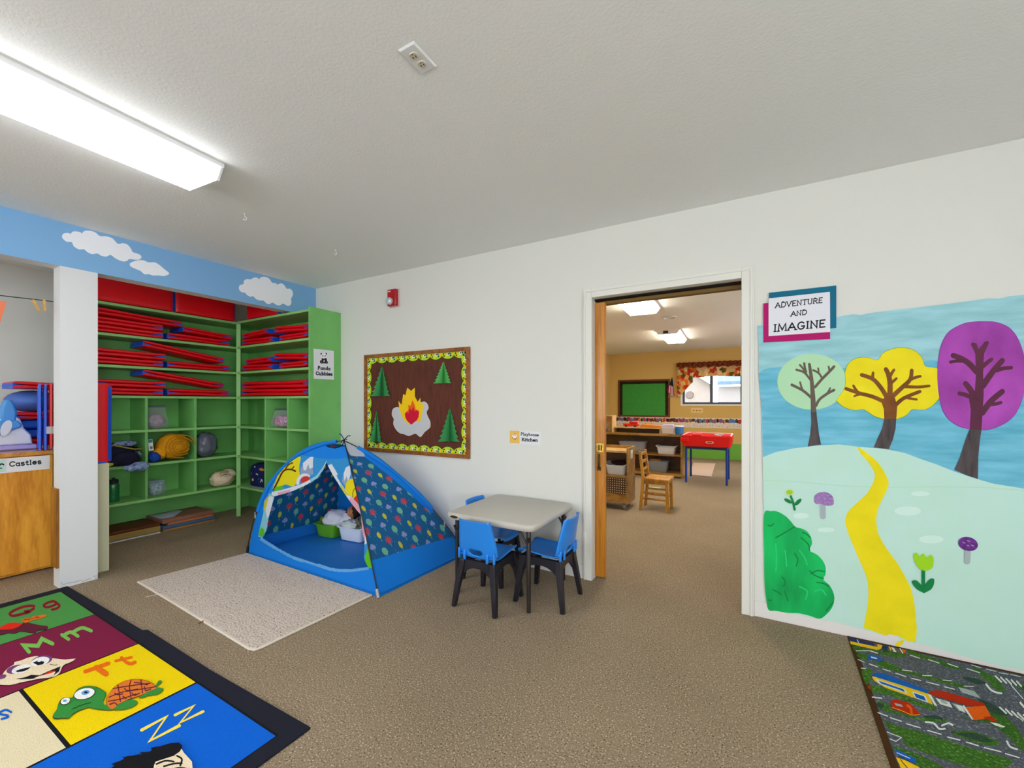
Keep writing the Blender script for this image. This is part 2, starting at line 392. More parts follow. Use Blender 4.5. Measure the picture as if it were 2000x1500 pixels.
for q0, q1, z0, z1 in WB:
    r, lo = window('y', -3.4, .1, q0, q1, z0, z1, m_frame); aim(lo, ((q0+q1)/2, -3.42, (z0+z1)/2), (0, 1, 0))
WS = [(-2.2, .5, .85, 2.15), (5.2, 8.2, 1.0, 2.1)]
wall_with_windows('wall_side', 'x', 2.6, .1, -3.4, 10.6, WS, m_wall)
for q0, q1, z0, z1 in WS:
    r, lo = window('x', 2.6, .1, q0, q1, z0, z1, m_frame, 2); aim(lo, (2.72, (q0+q1)/2, (z0+z1)/2), (-1, 0, 0))

# the further room
YB = 10.5
WF = [(-1.385, .45, 1.24, 2.02)]
wall_with_windows('wall_far', 'y', YB, .12, -3.2, 2.6, WF, m_yellow)
r, lo = window('y', YB, .12, -1.385, .45, 1.24, 2.02, m_dkframe, 2); aim(lo, (-.45, YB+.14, 1.63), (0, -1, 0))
fb = MB(); fb.box(-1.425, .49, YB-.012, YB+.02, 1.205, 1.24).box(-1.425, -1.385, YB-.012, YB+.02, 1.24, 2.06).box(.45, .49, YB-.012, YB+.02, 1.24, 2.06)
struct(fb.build('trim_3', m_frame))
struct(MB().box(-3.2, -3.1, 3.02, 10.5, 0, CEIL).build('wall_far_left', m_yellow))
m_gbase = M('green_baseboard_paint', (112, 178, 62), .5)
struct(MB().box(-3.1, 2.6, YB-.02, YB, 0, .36).build('baseboard_far', m_gbase, bevel=.004))
# pattern strip along the far wall
strip_cols = [M('strip_'+n, c, .6) for n, c in (('cream', (232, 220, 196)), ('plum', (140, 84, 130)), ('orange', (226, 140, 30)), ('red', (196, 40, 44)), ('blue', (64, 130, 190)), ('brown', (92, 52, 34)), ('black', (34, 28, 30)), ('slate', (96, 120, 146)))]
a = Art(lambda x, z: Vector((x, YB, z)), (0, -1, 0), base=.0015, step=.0002)
a.poly([(-3.1, .795), (2.6, .795), (2.6, .925), (-3.1, .925)], strip_cols[0])
a.poly([(-3.1, .70), (2.6, .70), (2.6, .792), (-3.1, .792)], M('strip_white', (226, 214, 204), .6))
rr = random.Random(3); a.k += 1
for i in range(230):
    if i % 115 == 0: a.k += 1
    x = -3.08+(i % 115)*.036+rr.uniform(-.01, .01)
    a.ell(x, .86+rr.uniform(-.012, .012) if i < 115 else .86+rr.uniform(-.045, .045), rr.uniform(.022, .040) if i < 115 else rr.uniform(.008, .016), rr.uniform(.036, .052) if i < 115 else rr.uniform(.008, .018), strip_cols[1+rr.randrange(7)], 0, same=True, n=10)
for i in range(60):
    a.ell(-3.05+i*.068+rr.uniform(-.02, .02), .745+rr.uniform(-.02, .02), .008, .01, strip_cols[1+rr.randrange(7)], same=(i > 0), n=8)
st = a.build('alphabet_border_strip'); tag(st, 'narrow multicoloured picture border strip running along the far yellow wall', 'wall border')

# door opening: casing, pocket door, track
cs = MB(); f = .066; d = .016
cs.box(DX0-f, DX0, YR-d, YR, 0, DZ+f).box(DX1, DX1+f, YR-d, YR, 0, DZ+f).box(DX0, DX1, YR-d, YR, DZ, DZ+f)
cs.box(DX0-f+.008, DX0-f+.022, YR-d-.006, YR-d, 0, DZ+f-.012).box(DX1+f-.022, DX1+f-.008, YR-d-.006, YR-d, 0, DZ+f-.012).box(DX0-f+.022, DX1+f-.022, YR-d-.006, YR-d, DZ+f-.026, DZ+f-.012)
struct(cs.build('trim_1', m_trim, bevel=.003))
dr = bpy.data.objects.new('door_1', None); COL.objects.link(dr); dr.location = (-.945, 2.95, 0); struct(dr)
MB().box(DX0, -.907, 2.932, 2.972, .012, 1.99).build('door_leaf', m_doorwood, dr, world=True, bevel=.003)
m_brass = M('worn_brass', (206, 166, 72), .3, metal=.9, var=.2, vs=60)
m_iron = M('aged_dark_iron', (70, 58, 40), .45, metal=.7)
zl = onY(1166, 874, 2.93).z
b = MB(); b.box(-.971, -.912, 2.9275, 2.932, zl-.034, zl+.034).build('latch_plate', m_brass, dr, world=True, bevel=.002)
b = MB(); b.use(m_iron).box(-.953, -.944, 2.924, 2.9275, zl-.02, zl+.02).box(-.934, -.926, 2.924, 2.9275, zl-.02, zl+.02).build('latch_slot', m_iron, dr, world=True)
b = MB(); b.tube([(-.948, 2.926, zl-.045), (-.946, 2.915, zl-.07), (-.946, 2.915, zl-.12), (-.948, 2.926, zl-.15)], .007); b.box(-.962, -.934, 2.927, 2.932, zl-.165, zl-.14)
b.build('pull_handle', m_iron, dr, world=True, smooth=True)
b = MB(); m_track = M('track_brown', (120, 92, 44), .6); m_slot = M('track_slot_dark', (24, 14, 8), .8)
b.use(m_slot).box(DX0, DX1, 2.925, 2.965, DZ-.012, DZ-.0005); b.use(m_track).box(DX0, DX1, 2.965, 3.018, DZ-.034, DZ-.0005)
b.build('sliding_track', None, dr, world=True)
bb = MB(); bb.box(-3.66, DX0-f, YR-.006, YR, 0, .092).box(DX1+f, 2.6, YR-.006, YR, 0, .092)
struct(bb.build('baseboard_right', m_base, bevel=.003))

# outside the far window
hs = thing('neighbour_house', 'pale sided house with a grey roof seen through the far window', 'house', (-.6, 16.5, -.3))
m_side = M('darkened_siding', (126, 122, 122), .7, var=.08, vs=9, stretch=(14, 1, 1))  # siding and roof toned down in colour to offset the strong daylight
m_roof = M('darkened_blue_roof', (70, 92, 122), .7, var=.12, vs=12)
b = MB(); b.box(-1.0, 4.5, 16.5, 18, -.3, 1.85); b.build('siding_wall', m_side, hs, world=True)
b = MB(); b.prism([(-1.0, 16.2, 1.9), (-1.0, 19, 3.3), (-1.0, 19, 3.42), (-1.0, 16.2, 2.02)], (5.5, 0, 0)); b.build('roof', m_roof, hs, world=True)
b = MB(); b.box(.1, 1.3, 16.44, 16.5, .2, 1.6); b.build('garage_door', M('garage_grey', (136, 136, 142), .5), hs, world=True, bevel=.01)
sh = thing('garden_shed', 'small white gabled shed with a round plaque outside the window', 'shed', (-1.9, 13.2, -.3))
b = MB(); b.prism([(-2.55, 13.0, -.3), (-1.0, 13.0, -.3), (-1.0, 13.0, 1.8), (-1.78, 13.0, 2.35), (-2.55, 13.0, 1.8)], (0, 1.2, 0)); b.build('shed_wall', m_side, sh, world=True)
b = MB(); b.prism([(-2.7, 12.8, 1.72), (-1.78, 12.8, 2.38), (-1.78, 12.8, 2.46), (-2.7, 12.8, 1.8)], (0, 1.6, 0)); b.prism([(-1.78, 12.8, 2.38), (-.85, 12.8, 1.72), (-.85, 12.8, 1.8), (-1.78, 12.8, 2.46)], (0, 1.6, 0)); b.build('shed_roof', M('shed_roof_pale', (150, 158, 166), .6), sh, world=True)
b = MB(); b.tube([(-1.52, 13.0, 1.5), (-1.52, 12.96, 1.5)], [.11, .09], 20); b.build('plaque', M('plaque_grey', (92, 84, 84), .6), sh, world=True)
struct(MB().box(-12, 12, 10.7, 30, -.36, -.3).build('ground_outside', M('outside_ground', (110, 108, 100), .9, var=.1)))
# ================================================================== LAMPS AND CEILING FITTINGS
m_dif = bpy.data.materials.new('prismatic_diffuser'); m_dif.use_nodes = True
nt = m_dif.node_tree; N = nt.nodes; L = nt.links; pb = N['Principled BSDF']
pb.inputs['Base Color'].default_value = (.9, .92, .95, 1); pb.inputs['Roughness'].default_value = .3
tc = N.new('ShaderNodeTexCoord'); sp = N.new('ShaderNodeSeparateXYZ'); L.new(tc.outputs['Object'], sp.inputs[0])
ab = N.new('ShaderNodeMath'); ab.operation = 'ABSOLUTE'; L.new(sp.outputs[0], ab.inputs[0])
cr = N.new('ShaderNodeValToRGB'); e = cr.color_ramp.elements; e[0].position = 0; e[0].color = (.62, .64, .68, 1); e[1].position = .165; e[1].color = (.8, .84, .9, 1)
for p_, v_ in ((.02, .66), (.05, 1), (.11, 1), (.14, .86)):
    q = e.new(p_); q.color = (v_*.98, v_*.99, v_, 1)
L.new(ab.outputs[0], cr.inputs[0]); L.new(cr.outputs[0], pb.inputs['Emission Color']); pb.inputs['Emission Strength'].default_value = LAMP
m_dif2 = m_dif.copy(); m_dif2.name = 'warm_prismatic_diffuser'
m_dif2.node_tree.nodes['Principled BSDF'].inputs['Emission Strength'].default_value = LAMP2
for el in m_dif2.node_tree.nodes['Color Ramp'].color_ramp.elements: el.color = (el.color[0], el.color[1]*.9, el.color[2]*.7, 1)
m_house = M('lamp_housing_white', (235, 236, 238), .4)
def make_light(label, loc, rz, L_, group, dm, wd=1):
    t = thing('ceiling_light', label, 'ceiling light', loc, rz, group); t.scale = (wd, 1, 1)
    MB().box(-.17, .17, -L_/2, L_/2, -.02, 0).build('housing', m_house, t)
    b = MB(); z0, z1 = -.075, -.02
    for (s0, s1) in ((-L_/2+.012, L_/2-.012),):
        b.prism([(-.16, s0, z1), (-.125, s0, z0), (.125, s0, z0), (.16, s0, z1)], (0, s1-s0, 0))
    b.build('diffuser', dm, t)
    for s in (-1, 1):
        b = MB(); y = s*(L_/2-.006); b.prism([(-.164, y-.006, z1), (-.128, y-.006, z0-.003), (.128, y-.006, z0-.003), (.164, y-.006, z1)], (0, .012, 0)); b.build('end_cap', m_house, t)
    return t
make_light('long white fluorescent ceiling light glowing above the alphabet rug', (-2.49, .50, CEIL), math.radians(4), 1.26, None, m_dif)
make_light('added unseen ceiling light brightening the room from behind the camera near the side windows', (.75, -.9, CEIL), math.radians(4), 1.26, None, m_dif)  # added lamp out of view, raises the brightness of the room
make_light('nearer white ceiling light in the further room, close to the doorway', (-1.2, 4.99, CEIL), math.radians(2), 1.24, 'lights of the further room', m_dif2, 1.28)
make_light('further white ceiling light in the back room with a dark patch on its near end', (-1.23, 8.0, CEIL), math.radians(2), 1.24, 'lights of the further room', m_dif2, 1.15)
MB().box(-.06, .01, -.6275, -.6215, -.062, -.022).build('dark_sticker', M('sticker_dark', (44, 40, 36), .6), bpy.data.objects['ceiling_light.003'])
make_light('added unseen ceiling light brightening the left niche from beyond the frame', (-4.85, -1.1, CEIL), 0, 1.26, None, m_dif)  # added lamp out of view, lifts the dark niche and closet

m_plate = M('ivory_plastic', (224, 226, 226), .35); m_rec = M('receptacle_plastic', (206, 196, 176), .4); m_dark = M('slot_dark', (40, 30, 24), .6)
def outlet(name, label, to, n, cx, cy, w_, h_, k=2, horiz=False, pm=None, rm=None):
    """wall or ceiling plate; local plane coordinates (u, v) -> to(u, v, depth)"""
    t = thing(name, label, 'power outlet', to(cx, cy, 0))
    b = MB(); c = [(-w_/2, -h_/2), (w_/2, -h_/2), (w_/2, h_/2), (-w_/2, h_/2)]; i_ = .006
    r0 = [to(cx+x, cy+y, 0) for x, y in c]; r1 = [to(cx+x*(1-2*i_/w_), cy+y*(1-2*i_/h_), .006) for x, y in c]
    b.rings([r0, r1]); b.build('cover_plate', pm or m_plate, t, world=True, bevel=.001)
    for j in range(k):
        o = (j-(k-1)/2)*.04*(h_/.12 if not horiz else w_/.12*.8); ou, ov = (o, 0) if horiz else (0, o)
        b = MB(); ring = [(.017*math.cos(q*math.pi/8), max(-.014, min(.014, .017*math.sin(q*math.pi/8)))) for q in range(16)]
        b.rings([[to(cx+ou+x, cy+ov+y, .006) for x, y in ring], [to(cx+ou+x*.92, cy+ov+y*.92, .009) for x, y in ring]])
        rec = b.build('receptacle', rm or m_rec, t, world=True)
        b = MB()
        for x, y, ww, hh in ((-.006, .003, .0035, .009), (.006, .003, .0035, .009), (0, -.008, .004, .004)):
            q = [to(cx+ou+x+sx*ww/2, cy+ov+y+sy*hh/2, .0093) for sx, sy in ((-1, -1), (1, -1), (1, 1), (-1, 1))]
            b.add(q, [(0, 1, 2, 3)])
        s_ = b.build('slots', m_dark, t, world=True); s_.parent = rec
        s_.matrix_parent_inverse.identity()
    if not horiz and k == 2:
        b = MB(); b.rings([[to(cx+.003*math.cos(q), cy+.003*math.sin(q), .006) for q in [i*math.pi/4 for i in range(8)]], [to(cx+.002*math.cos(q), cy+.002*math.sin(q), .0075) for q in [i*math.pi/4 for i in range(8)]]]); b.build('screw', m_plate, t, world=True)
    return t
outlet('ceiling_outlet', 'white double power outlet plate mounted on the ceiling', lambda u, v, d: Vector((u, v, CEIL-d)), None, -1.034, 1.133, .076, .124)
for (x, y, lb) in ((-2.869, 1.507, 'small white cup hook in the ceiling nearest the fluorescent light'), (-2.906, 2.221, 'small white cup hook in the ceiling nearest the room corner')):
    t = thing('ceiling_hook', lb, 'hook', (x, y, CEIL), random.uniform(0, 3), 'hooks in the ceiling')
    MB().lathe([(.009, 0), (.009, -.003), (.003, -.005)]).build('flange', m_plate, t)
    MB().tube([(0, 0, -.004), (0, 0, -.018)]+[(.011*math.sin(a), 0, -.029+.011*math.cos(a)) for a in [i*math.pi/6 for i in range(9)]], .0026, 8).build('hook_wire', m_plate, t, smooth=True)

# fire alarm strobe on the long wall
t = thing('fire_alarm_strobe', 'red fire alarm box with a clear strobe high on the cream wall', 'fire alarm', (-2.9, YR, 2.17))
m_red = M('alarm_red', (172, 12, 22), .35); m_lens = M('strobe_lens', (205, 210, 216), .08, metal=.3, coat=.5)
MB().box(-2.968, -2.845, YR-.014, YR, 2.165, 2.335).build('back_plate', M('alarm_backplate', (220, 190, 188), .5), t, world=True, bevel=.004)
MB().box(-2.960, -2.852, YR-.052, YR-.014, 2.172, 2.328).build('alarm_housing', m_red, t, world=True, bevel=.008)
b = MB(); b.rings([[Vector((-2.918+.034*k*math.cos(q*math.pi/10), YR-d, 2.215+.034*k*math.sin(q*math.pi/10))) for q in range(20)] for k, d in ((1, .052), (1, .066), (.85, .078), (.5, .086))]); b.build('strobe_lens', m_lens, t, world=True, smooth=True)
MB().box(-2.948, -2.914, YR-.0535, YR-.052, 2.303, 2.312).build('word_plate', m_plate, t, world=True)

# ================================================================== WALL ART
NY = (0, -1, 0)
def wallmap(ox, oy, kx, ky=None, off=0): return lambda x, y: onY(ox+x/kx, oy+y/(ky or kx), YR-off)
PAL = lambda n, c, r=.7, **k: M('paint_'+n, c, r, **k)
# ---- mural
kk = 3.7037; k3 = 3.261
mu = Art(wallmap(1460, 540, kk, off=.0065), NY, base=.0004, step=.00012)
q3 = lambda pts: [((1460+x/k3-1460)*kk, (860+y/k3-540)*kk) for x, y in pts]
c_sky = PAL('mural_pale_sky', (146, 204, 214), var=.06, vs=6, stretch=(1, 1, 5), c2=(164, 214, 224))
c_sea = PAL('mural_deep_sky', (98, 186, 216), var=.08, vs=5, stretch=(1, 1, 6), c2=(124, 200, 226))
c_hill = PAL('mural_mint', (196, 234, 216), var=.03, vs=4, c2=(194, 230, 222))
c_pale = PAL('mural_blue_mint', (190, 228, 220))
edgeL = [(75, 355), (78, 450), (82, 560), (80, 640), (84, 760), (95, 880), (104, 1000), (103, 1100), (106, 1180)]
low = q3([(100, 250), (100, 340), (105, 450), (106, 620), (104, 760), (108, 870), (112, 960), (122, 1020), (135, 1082), (190, 1088), (260, 1104), (330, 1112), (400, 1128), (465, 1140), (540, 1152), (600, 1168), (740, 1206), (860, 1240), (895, 1232), (950, 1244), (985, 1276), (1060, 1290), (1160, 1308), (1260, 1338), (1330, 1362), (1420, 1385), (1520, 1412), (1620, 1440), (1700, 1452), (1900, 1500)])
top = [(2200, 105), (2000, 132), (1900, 142), (1820, 160), (1740, 158), (1600, 178), (1500, 192), (1380, 206), (1280, 218), (1180, 230), (1090, 238), (1000, 250), (900, 262), (820, 278), (760, 272), (645, 292), (400, 320), (115, 356)]
mu.poly(edgeL+low+top, c_sky)
mu.poly([(80, 700), (120, 672), (160, 660), (240, 655), (330, 680), (420, 720), (560, 690), (700, 660), (900, 640), (1100, 620), (1280, 612), (1330, 600), (1390, 615), (1500, 640), (1700, 640), (1900, 620), (2200, 590)]+[(2200, 1260), (2050, 1230)]+q3([(1761, 312), (1560, 275), (1300, 200), (1000, 85), (580, 30), (300, 55), (100, 110)])+[(104, 1000), (95, 880), (84, 760)], c_sea)
hill = q3([(97, 108), (180, 75), (300, 50), (450, 33), (580, 25), (700, 40), (880, 55), (1000, 80), (1100, 118), (1200, 152), (1320, 200), (1460, 245), (1560, 275), (1761, 308), (1900, 330)])
mu.poly(hill+[low[-1]]+list(reversed(low[:-1])), c_hill)
mu.stroke(q3([(1330, 210), (1330, 500), (1300, 760), (1290, 1000)]), 6, c_pale); mu.stroke(q3([(612, 300), (610, 700), (612, 1160)]), 7, c_pale)
mu.stroke(q3([(105, 255), (300, 262), (620, 290), (900, 298), (1240, 296), (1500, 300), (1761, 318)]), 5, PAL('mural_fold', (176, 222, 192)))
for e_ in ((1100, 340, 60, 16), (1020, 450, 85, 30), (1170, 630, 80, 26), (340, 480, 50, 18), (500, 570, 55, 16)):
    p = q3([(e_[0], e_[1])])[0]; mu.ell(p[0], p[1], e_[2]*1.13, e_[3]*1.13, PAL('mural_highlight', (210, 238, 228)))
# path
c_pathe = PAL('mural_path_edge', (196, 214, 80)); c_path = PAL('mural_yellow', (240, 222, 12), var=.04, vs=9, c2=(244, 224, 20))
pathp = [(697, 45), (720, 85), (775, 145), (805, 195), (812, 228), (800, 270), (760, 340), (700, 395), (650, 440), (628, 475), (620, 520), (635, 575), (660, 640), (690, 710), (725, 790), (750, 850), (765, 900), (770, 970), (765, 1050), (750, 1130), (738, 1195), (800, 1214), (880, 1245), (900, 1234), (960, 1244), (1010, 1274), (1070, 1286), (1078, 1200), (1070, 1110), (1060, 1020), (1040, 940), (1000, 860), (950, 775), (900, 710), (860, 650), (830, 590), (818, 520), (825, 450), (850, 390), (880, 330), (900, 275), (890, 240), (865, 190), (830, 140), (780, 95), (735, 62), (712, 45)]
mu.poly(q3(pathp), c_path)
mu.poly(q3([(938, 1305), (955, 1282), (1000, 1268), (985, 1298), (960, 1316)]), c_path)
# bush
c_bush = PAL('mural_green', (10, 178, 88), var=.14, vs=10, stretch=(1, 1, .3), c2=(20, 196, 100)); c_bushd = PAL('mural_dark_green', (8, 128, 62)); c_bushl = PAL('mural_light_green', (34, 204, 112))
mu.poly(q3([(105, 470), (150, 450), (190, 453), (240, 480), (275, 515), (305, 550), (340, 560), (380, 580), (405, 620), (410, 660), (395, 700), (440, 725), (475, 760), (495, 800), (497, 850), (483, 885), (520, 920), (545, 965), (553, 1010), (540, 1060), (510, 1100), (460, 1135), (390, 1115), (320, 1100), (255, 1098), (180, 1085), (135, 1080), (120, 1020), (108, 900), (105, 700)]), c_bush, sm=True)
mu.k += 1
for p in ([(300, 550), (250, 580), (180, 620)], [(395, 700), (385, 660), (340, 620)], [(483, 880), (430, 860), (395, 830)], [(490, 835), (440, 830), (405, 850)], [(130, 540), (150, 545), (165, 530)], [(160, 950), (190, 965), (215, 980)], [(545, 1030), (520, 1060), (500, 1085)], [(150, 1020), (130, 1015)], [(235, 960), (250, 1000), (260, 1020)], [(300, 720), (320, 760), (310, 800)], [(220, 870), (240, 900), (230, 930)], [(520, 930), (480, 910), (440, 905)], [(400, 620), (380, 600), (350, 585)]):
    mu.stroke(q3(p), 9, c_bushd, same=True)
for p in ([(180, 660), (185, 760), (180, 830)], [(240, 700), (250, 800)], [(330, 930), (380, 960), (370, 1010)], [(330, 700), (360, 740), (380, 790)], [(430, 960), (470, 950), (500, 985)]):
    mu.stroke(q3(p), 10, c_bushl, same=True)
# trees
c_mint = PAL('mural_tree_mint', (178, 222, 180)); c_bark = PAL('mural_bark', (74, 66, 70), var=.12, vs=20, stretch=(3, 1, .4), c2=(92, 84, 86)); c_twig = PAL('mural_grey_twig', (104, 92, 82))
mu.ell(465, 762, 250, 202, c_mint, n=40)
mu.poly([(457, 955), (495, 950), (505, 1050), (518, 1150), (532, 1215), (435, 1230), (452, 1150), (461, 1060)], c_bark)
mu.stroke([(477, 965), (472, 860), (462, 740), (447, 635)], 40, c_twig, w2=20); mu.k += 1
for p, ww in (([(465, 880), (400, 825), (320, 784)], 20), ([(398, 822), (388, 795), (380, 766)], 14), ([(452, 745), (410, 695), (353, 675)], 16), ([(425, 705), (400, 665), (378, 640)], 14), ([(424, 690), (414, 660), (410, 628)], 16), ([(488, 800), (540, 740), (590, 690), (625, 652)], 20), ([(590, 690), (590, 670), (586, 652)], 14), ([(540, 738), (515, 700), (475, 678)], 15), ([(513, 697), (513, 680), (510, 664)], 13), ([(495, 935), (520, 890), (580, 845), (625, 822)], 20), ([(578, 843), (588, 825), (597, 808)], 13)):
    mu.stroke(p, ww, c_twig, same=True)
c_yel = PAL('mural_tree_yellow', (238, 218, 10), var=.03, vs=8, c2=(244, 226, 30)); c_yed = PAL('mural_yellow_rim', (86, 150, 50)); c_brn = PAL('mural_brown', (122, 72, 28), var=.12, vs=14)
crown = [(645, 890), (690, 830), (710, 770), (706, 690), (740, 620), (800, 590), (870, 588), (940, 605), (980, 555), (1060, 522), (1140, 518), (1210, 540), (1260, 590), (1285, 650), (1350, 660), (1410, 690), (1440, 750), (1430, 810), (1395, 865), (1340, 930), (1270, 965), (1190, 960), (1150, 1000), (1080, 1030), (1000, 1030), (920, 1010), (840, 962), (780, 968), (700, 945), (655, 910)]
mu.poly([(1040+(x-1040)*1.008, 775+(y-775)*1.012) for x, y in crown], c_yed, sm=True); mu.poly(crown, c_yel, sm=True)
mu.poly([(988, 1030), (1075, 1025), (1070, 1100), (1050, 1180), (1020, 1250), (960, 1242), (912, 1236), (940, 1170), (972, 1100)], c_bark)
mu.poly([(988, 1034), (985, 960), (965, 900), (1000, 865), (1062, 865), (1082, 940), (1075, 1028)], c_brn); mu.k += 1
for p, ww in (([(985, 905), (900, 868), (800, 842), (712, 812)], 30), ([(800, 842), (780, 815), (765, 790)], 22), ([(840, 850), (800, 855), (772, 866)], 18), ([(1005, 870), (960, 800), (905, 742), (825, 712)], 34), ([(903, 735), (905, 715), (907, 697)], 24), ([(1028, 870), (1030, 780), (1018, 710), (1000, 672)], 40), ([(1038, 772), (1060, 752), (1076, 738)], 22), ([(1028, 725), (1045, 695), (1058, 676)], 24), ([(1055, 860), (1120, 800), (1175, 745), (1186, 680)], 34), ([(1178, 745), (1215, 730), (1248, 722)], 24), ([(1140, 796), (1230, 800), (1312, 792)], 24), ([(1070, 930), (1130, 880), (1245, 832)], 30), ([(1155, 878), (1190, 885), (1222, 890)], 20)):
    mu.stroke(p, ww, c_brn, same=True, w2=ww*.8)
c_pur = PAL('mural_purple', (170, 62, 176), var=.16, vs=7, stretch=(1, 1, .5), c2=(188, 84, 196)); c_purd = PAL('mural_purple_rim', (138, 50, 160)); c_plum = PAL('mural_plum', (92, 40, 66), var=.1, vs=10)
pc = [(1700, 328), (1800, 335), (1890, 375), (1950, 450), (1990, 560), (2006, 680), (2000, 800), (1970, 920), (1920, 1010), (1840, 1070), (1740, 1105), (1640, 1105), (1540, 1085), (1460, 1035), (1410, 960), (1385, 850), (1375, 720), (1382, 600), (1405, 490), (1460, 400), (1560, 345), (1630, 332)]
mu.poly([(1690+(x-1690)*1.012, 720+(y-720)*1.01) for x, y in pc], c_purd, sm=True); mu.poly(pc, c_pur, sm=True)
mu.poly([(1605, 1103), (1690, 1108)]+q3([(1478, 0), (1468, 100), (1465, 245), (1400, 225), (1315, 187), (1350, 110), (1385, 0)]), c_bark)
mu.poly([(1605, 1105), (1612, 960), (1600, 890), (1640, 850), (1650, 700), (1645, 560), (1615, 490), (1650, 480), (1670, 525), (1715, 470), (1745, 478), (1708, 560), (1702, 700), (1706, 850), (1700, 950), (1690, 1108)], c_plum); mu.k += 1
for p, ww in (([(1655, 690), (1600, 630), (1540, 592), (1485, 572)], 44), ([(1560, 612), (1510, 612), (1466, 620)], 26), ([(1700, 650), (1735, 620), (1762, 600)], 32), ([(1700, 790), (1770, 690), (1840, 608)], 46), ([(1800, 680), (1850, 665), (1905, 660)], 30), ([(1645, 885), (1610, 820), (1575, 775)], 46), ([(1630, 880), (1570, 855), (1530, 846)], 34), ([(1695, 985), (1760, 900), (1840, 832)], 46), ([(1765, 925), (1800, 920), (1830, 912)], 28), ([(1655, 540), (1640, 510), (1628, 492)], 34), ([(1690, 530), (1712, 500), (1728, 482)], 34)):
    mu.stroke(p, ww, c_plum, same=True, w2=ww*.85)
# flowers and mushrooms
c_fl = PAL('mural_lime', (158, 214, 30)); c_stem = PAL('mural_stem', (12, 128, 66)); c_halo = PAL('mural_petal', (204, 222, 200)); c_lav = PAL('mural_lavender', (158, 122, 182), var=.12, vs=90); c_gry = PAL('mural_grey', (168, 178, 182)); c_dpur = PAL('mural_violet', (104, 46, 132), var=.2, vs=60)
Q = lambda x, y: q3([(x, y)])[0]; s_ = kk/k3
mu.ell(*Q(268, 328), 36*s_, 26*s_, c_halo); mu.ell(*Q(267, 330), 22*s_, 16*s_, c_fl)
mu.stroke(q3([(275, 355), (290, 395), (300, 440)]), 16, c_stem); mu.ell(*Q(258, 385), 28*s_, 11*s_, c_stem, 28); mu.ell(*Q(322, 392), 28*s_, 12*s_, c_stem, -45)
mu.stroke(q3([(478, 400), (480, 485)]), 40, c_gry); mu.poly(q3([(425, 388), (428, 352), (455, 332), (500, 330), (538, 352), (549, 390), (540, 412), (500, 415), (460, 402), (440, 405)]), c_lav, sm=True)
mu.stroke(q3([(1400, 695), (1397, 770)]), 42, c_gry); mu.ell(*Q(1402, 658), 64*s_, 44*s_, c_dpur, 14); mu.k += 1
for x, y in ((1375, 650), (1405, 640), (1430, 668), (1400, 668)): mu.ell(*Q(x, y), 12*s_, 4*s_, c_lav, 20, same=True)
mu.stroke(q3([(1118, 825), (1118, 900), (1122, 960)]), 26, c_stem)
for s2 in (((1045, 895), (1075, 890), (1108, 925), (1125, 965), (1090, 955), (1060, 928)), ((1185, 880), (1158, 882), (1130, 920), (1122, 965), (1165, 948), (1184, 915))): mu.poly(q3(s2), c_stem, sm=True)
mu.poly(q3([(1055, 725), (1075, 714), (1095, 738), (1117, 718), (1140, 742), (1165, 727), (1182, 750), (1178, 800), (1150, 825), (1110, 825), (1080, 800), (1060, 765)]), c_fl, sm=True)
o = mu.build('wall_mural'); tag(o, 'large painted paper mural of three coloured trees, hill and yellow path on the cream wall', 'mural')

# ---- three-paper sign over the mural
sg = thing('lettered_sign', 'white Adventure and Imagine sign on teal and magenta papers at the corner of the mural', 'sign', onY(1560, 615, YR-.009))
mp = wallmap(1460, 540, kk, off=.0095)
for nm, pts, c, bs in (('teal_paper', [(155, 118), (642, 65), (642, 372), (155, 425)], (10, 106, 136), .0), ('magenta_paper', [(115, 195), (597, 150), (597, 452), (115, 478)], (178, 16, 104), .0016), ('white_paper', [(152, 160), (595, 112), (597, 402), (152, 432)], (226, 227, 236), .0032)):
    a = MB(); a.prism([mp(*p)+Vector((0, -bs, 0)) for p in pts], (0, -.0012, 0)); a.build(nm, PAL(nm, c), sg, world=True)
m_ink = M('black_ink', (18, 24, 34), .7)
a = Art(mp, NY, base=.0048, step=.0001)
write(a, 'ADVENTURE', (200, 229), (540, 190), (2, -36), m_ink, .19, .14, .13)
write(a, 'AND', (313, 289), (426, 276), (2, -34), m_ink, .19, .14, .13)
write(a, 'IMAGINE', (188, 400), (560, 365), (2, -50), m_ink, .2, .14, .13)
a.build('lettering', None, sg, world=True)

# ---- small signs
def plate(name, label, to, n, pts, c=(226, 227, 232), th=.0015):
    t = thing(name, label, 'sign', to(*pts[0])); b = MB(); b.prism([to(*p) for p in pts], Vector(n)*th); b.build('paper', PAL('sign_paper_%d%d%d' % c, c), t, world=True); return t
mp = wallmap(980, 830, 22.222)
ks = plate('lettered_sign', 'small white Playhouse Kitchen sign with an orange picture panel on the cream wall', mp, NY, [(335, 232), (1690, 300), (1690, 880), (335, 775)])
a = Art(mp, NY, base=.0016, step=.0001)
a.poly([(350, 240), (775, 262), (775, 800), (350, 770)], PAL('sign_orange', (232, 186, 92)))
a.ell(560, 490, 100, 100, PAL('sign_face', (240, 238, 232))); a.ell(565, 395, 60, 26, PAL('sign_hat', (196, 130, 90))); a.k += 1
for x, y, r_ in ((525, 465, 18), (600, 465, 18), (470, 555, 22), (655, 560, 22)): a.ell(x, y, r_, r_, m_ink, same=True)
a.ell(575, 605, 55, 22, PAL('sign_collar', (186, 70, 30)))
write(a, 'Playhouse', (832, 452), (1610, 492), (0, -118), m_ink, .21, .1, .1)
write(a, 'Kitchen', (875, 690), (1560, 722), (0, -128), m_ink, .26, .12, .1)
a.build('lettering', None, ks, world=True)
XP = -3.674
mp = lambda x, y: onX(600+x/18.75, 670+y/18.75, XP+.0005)
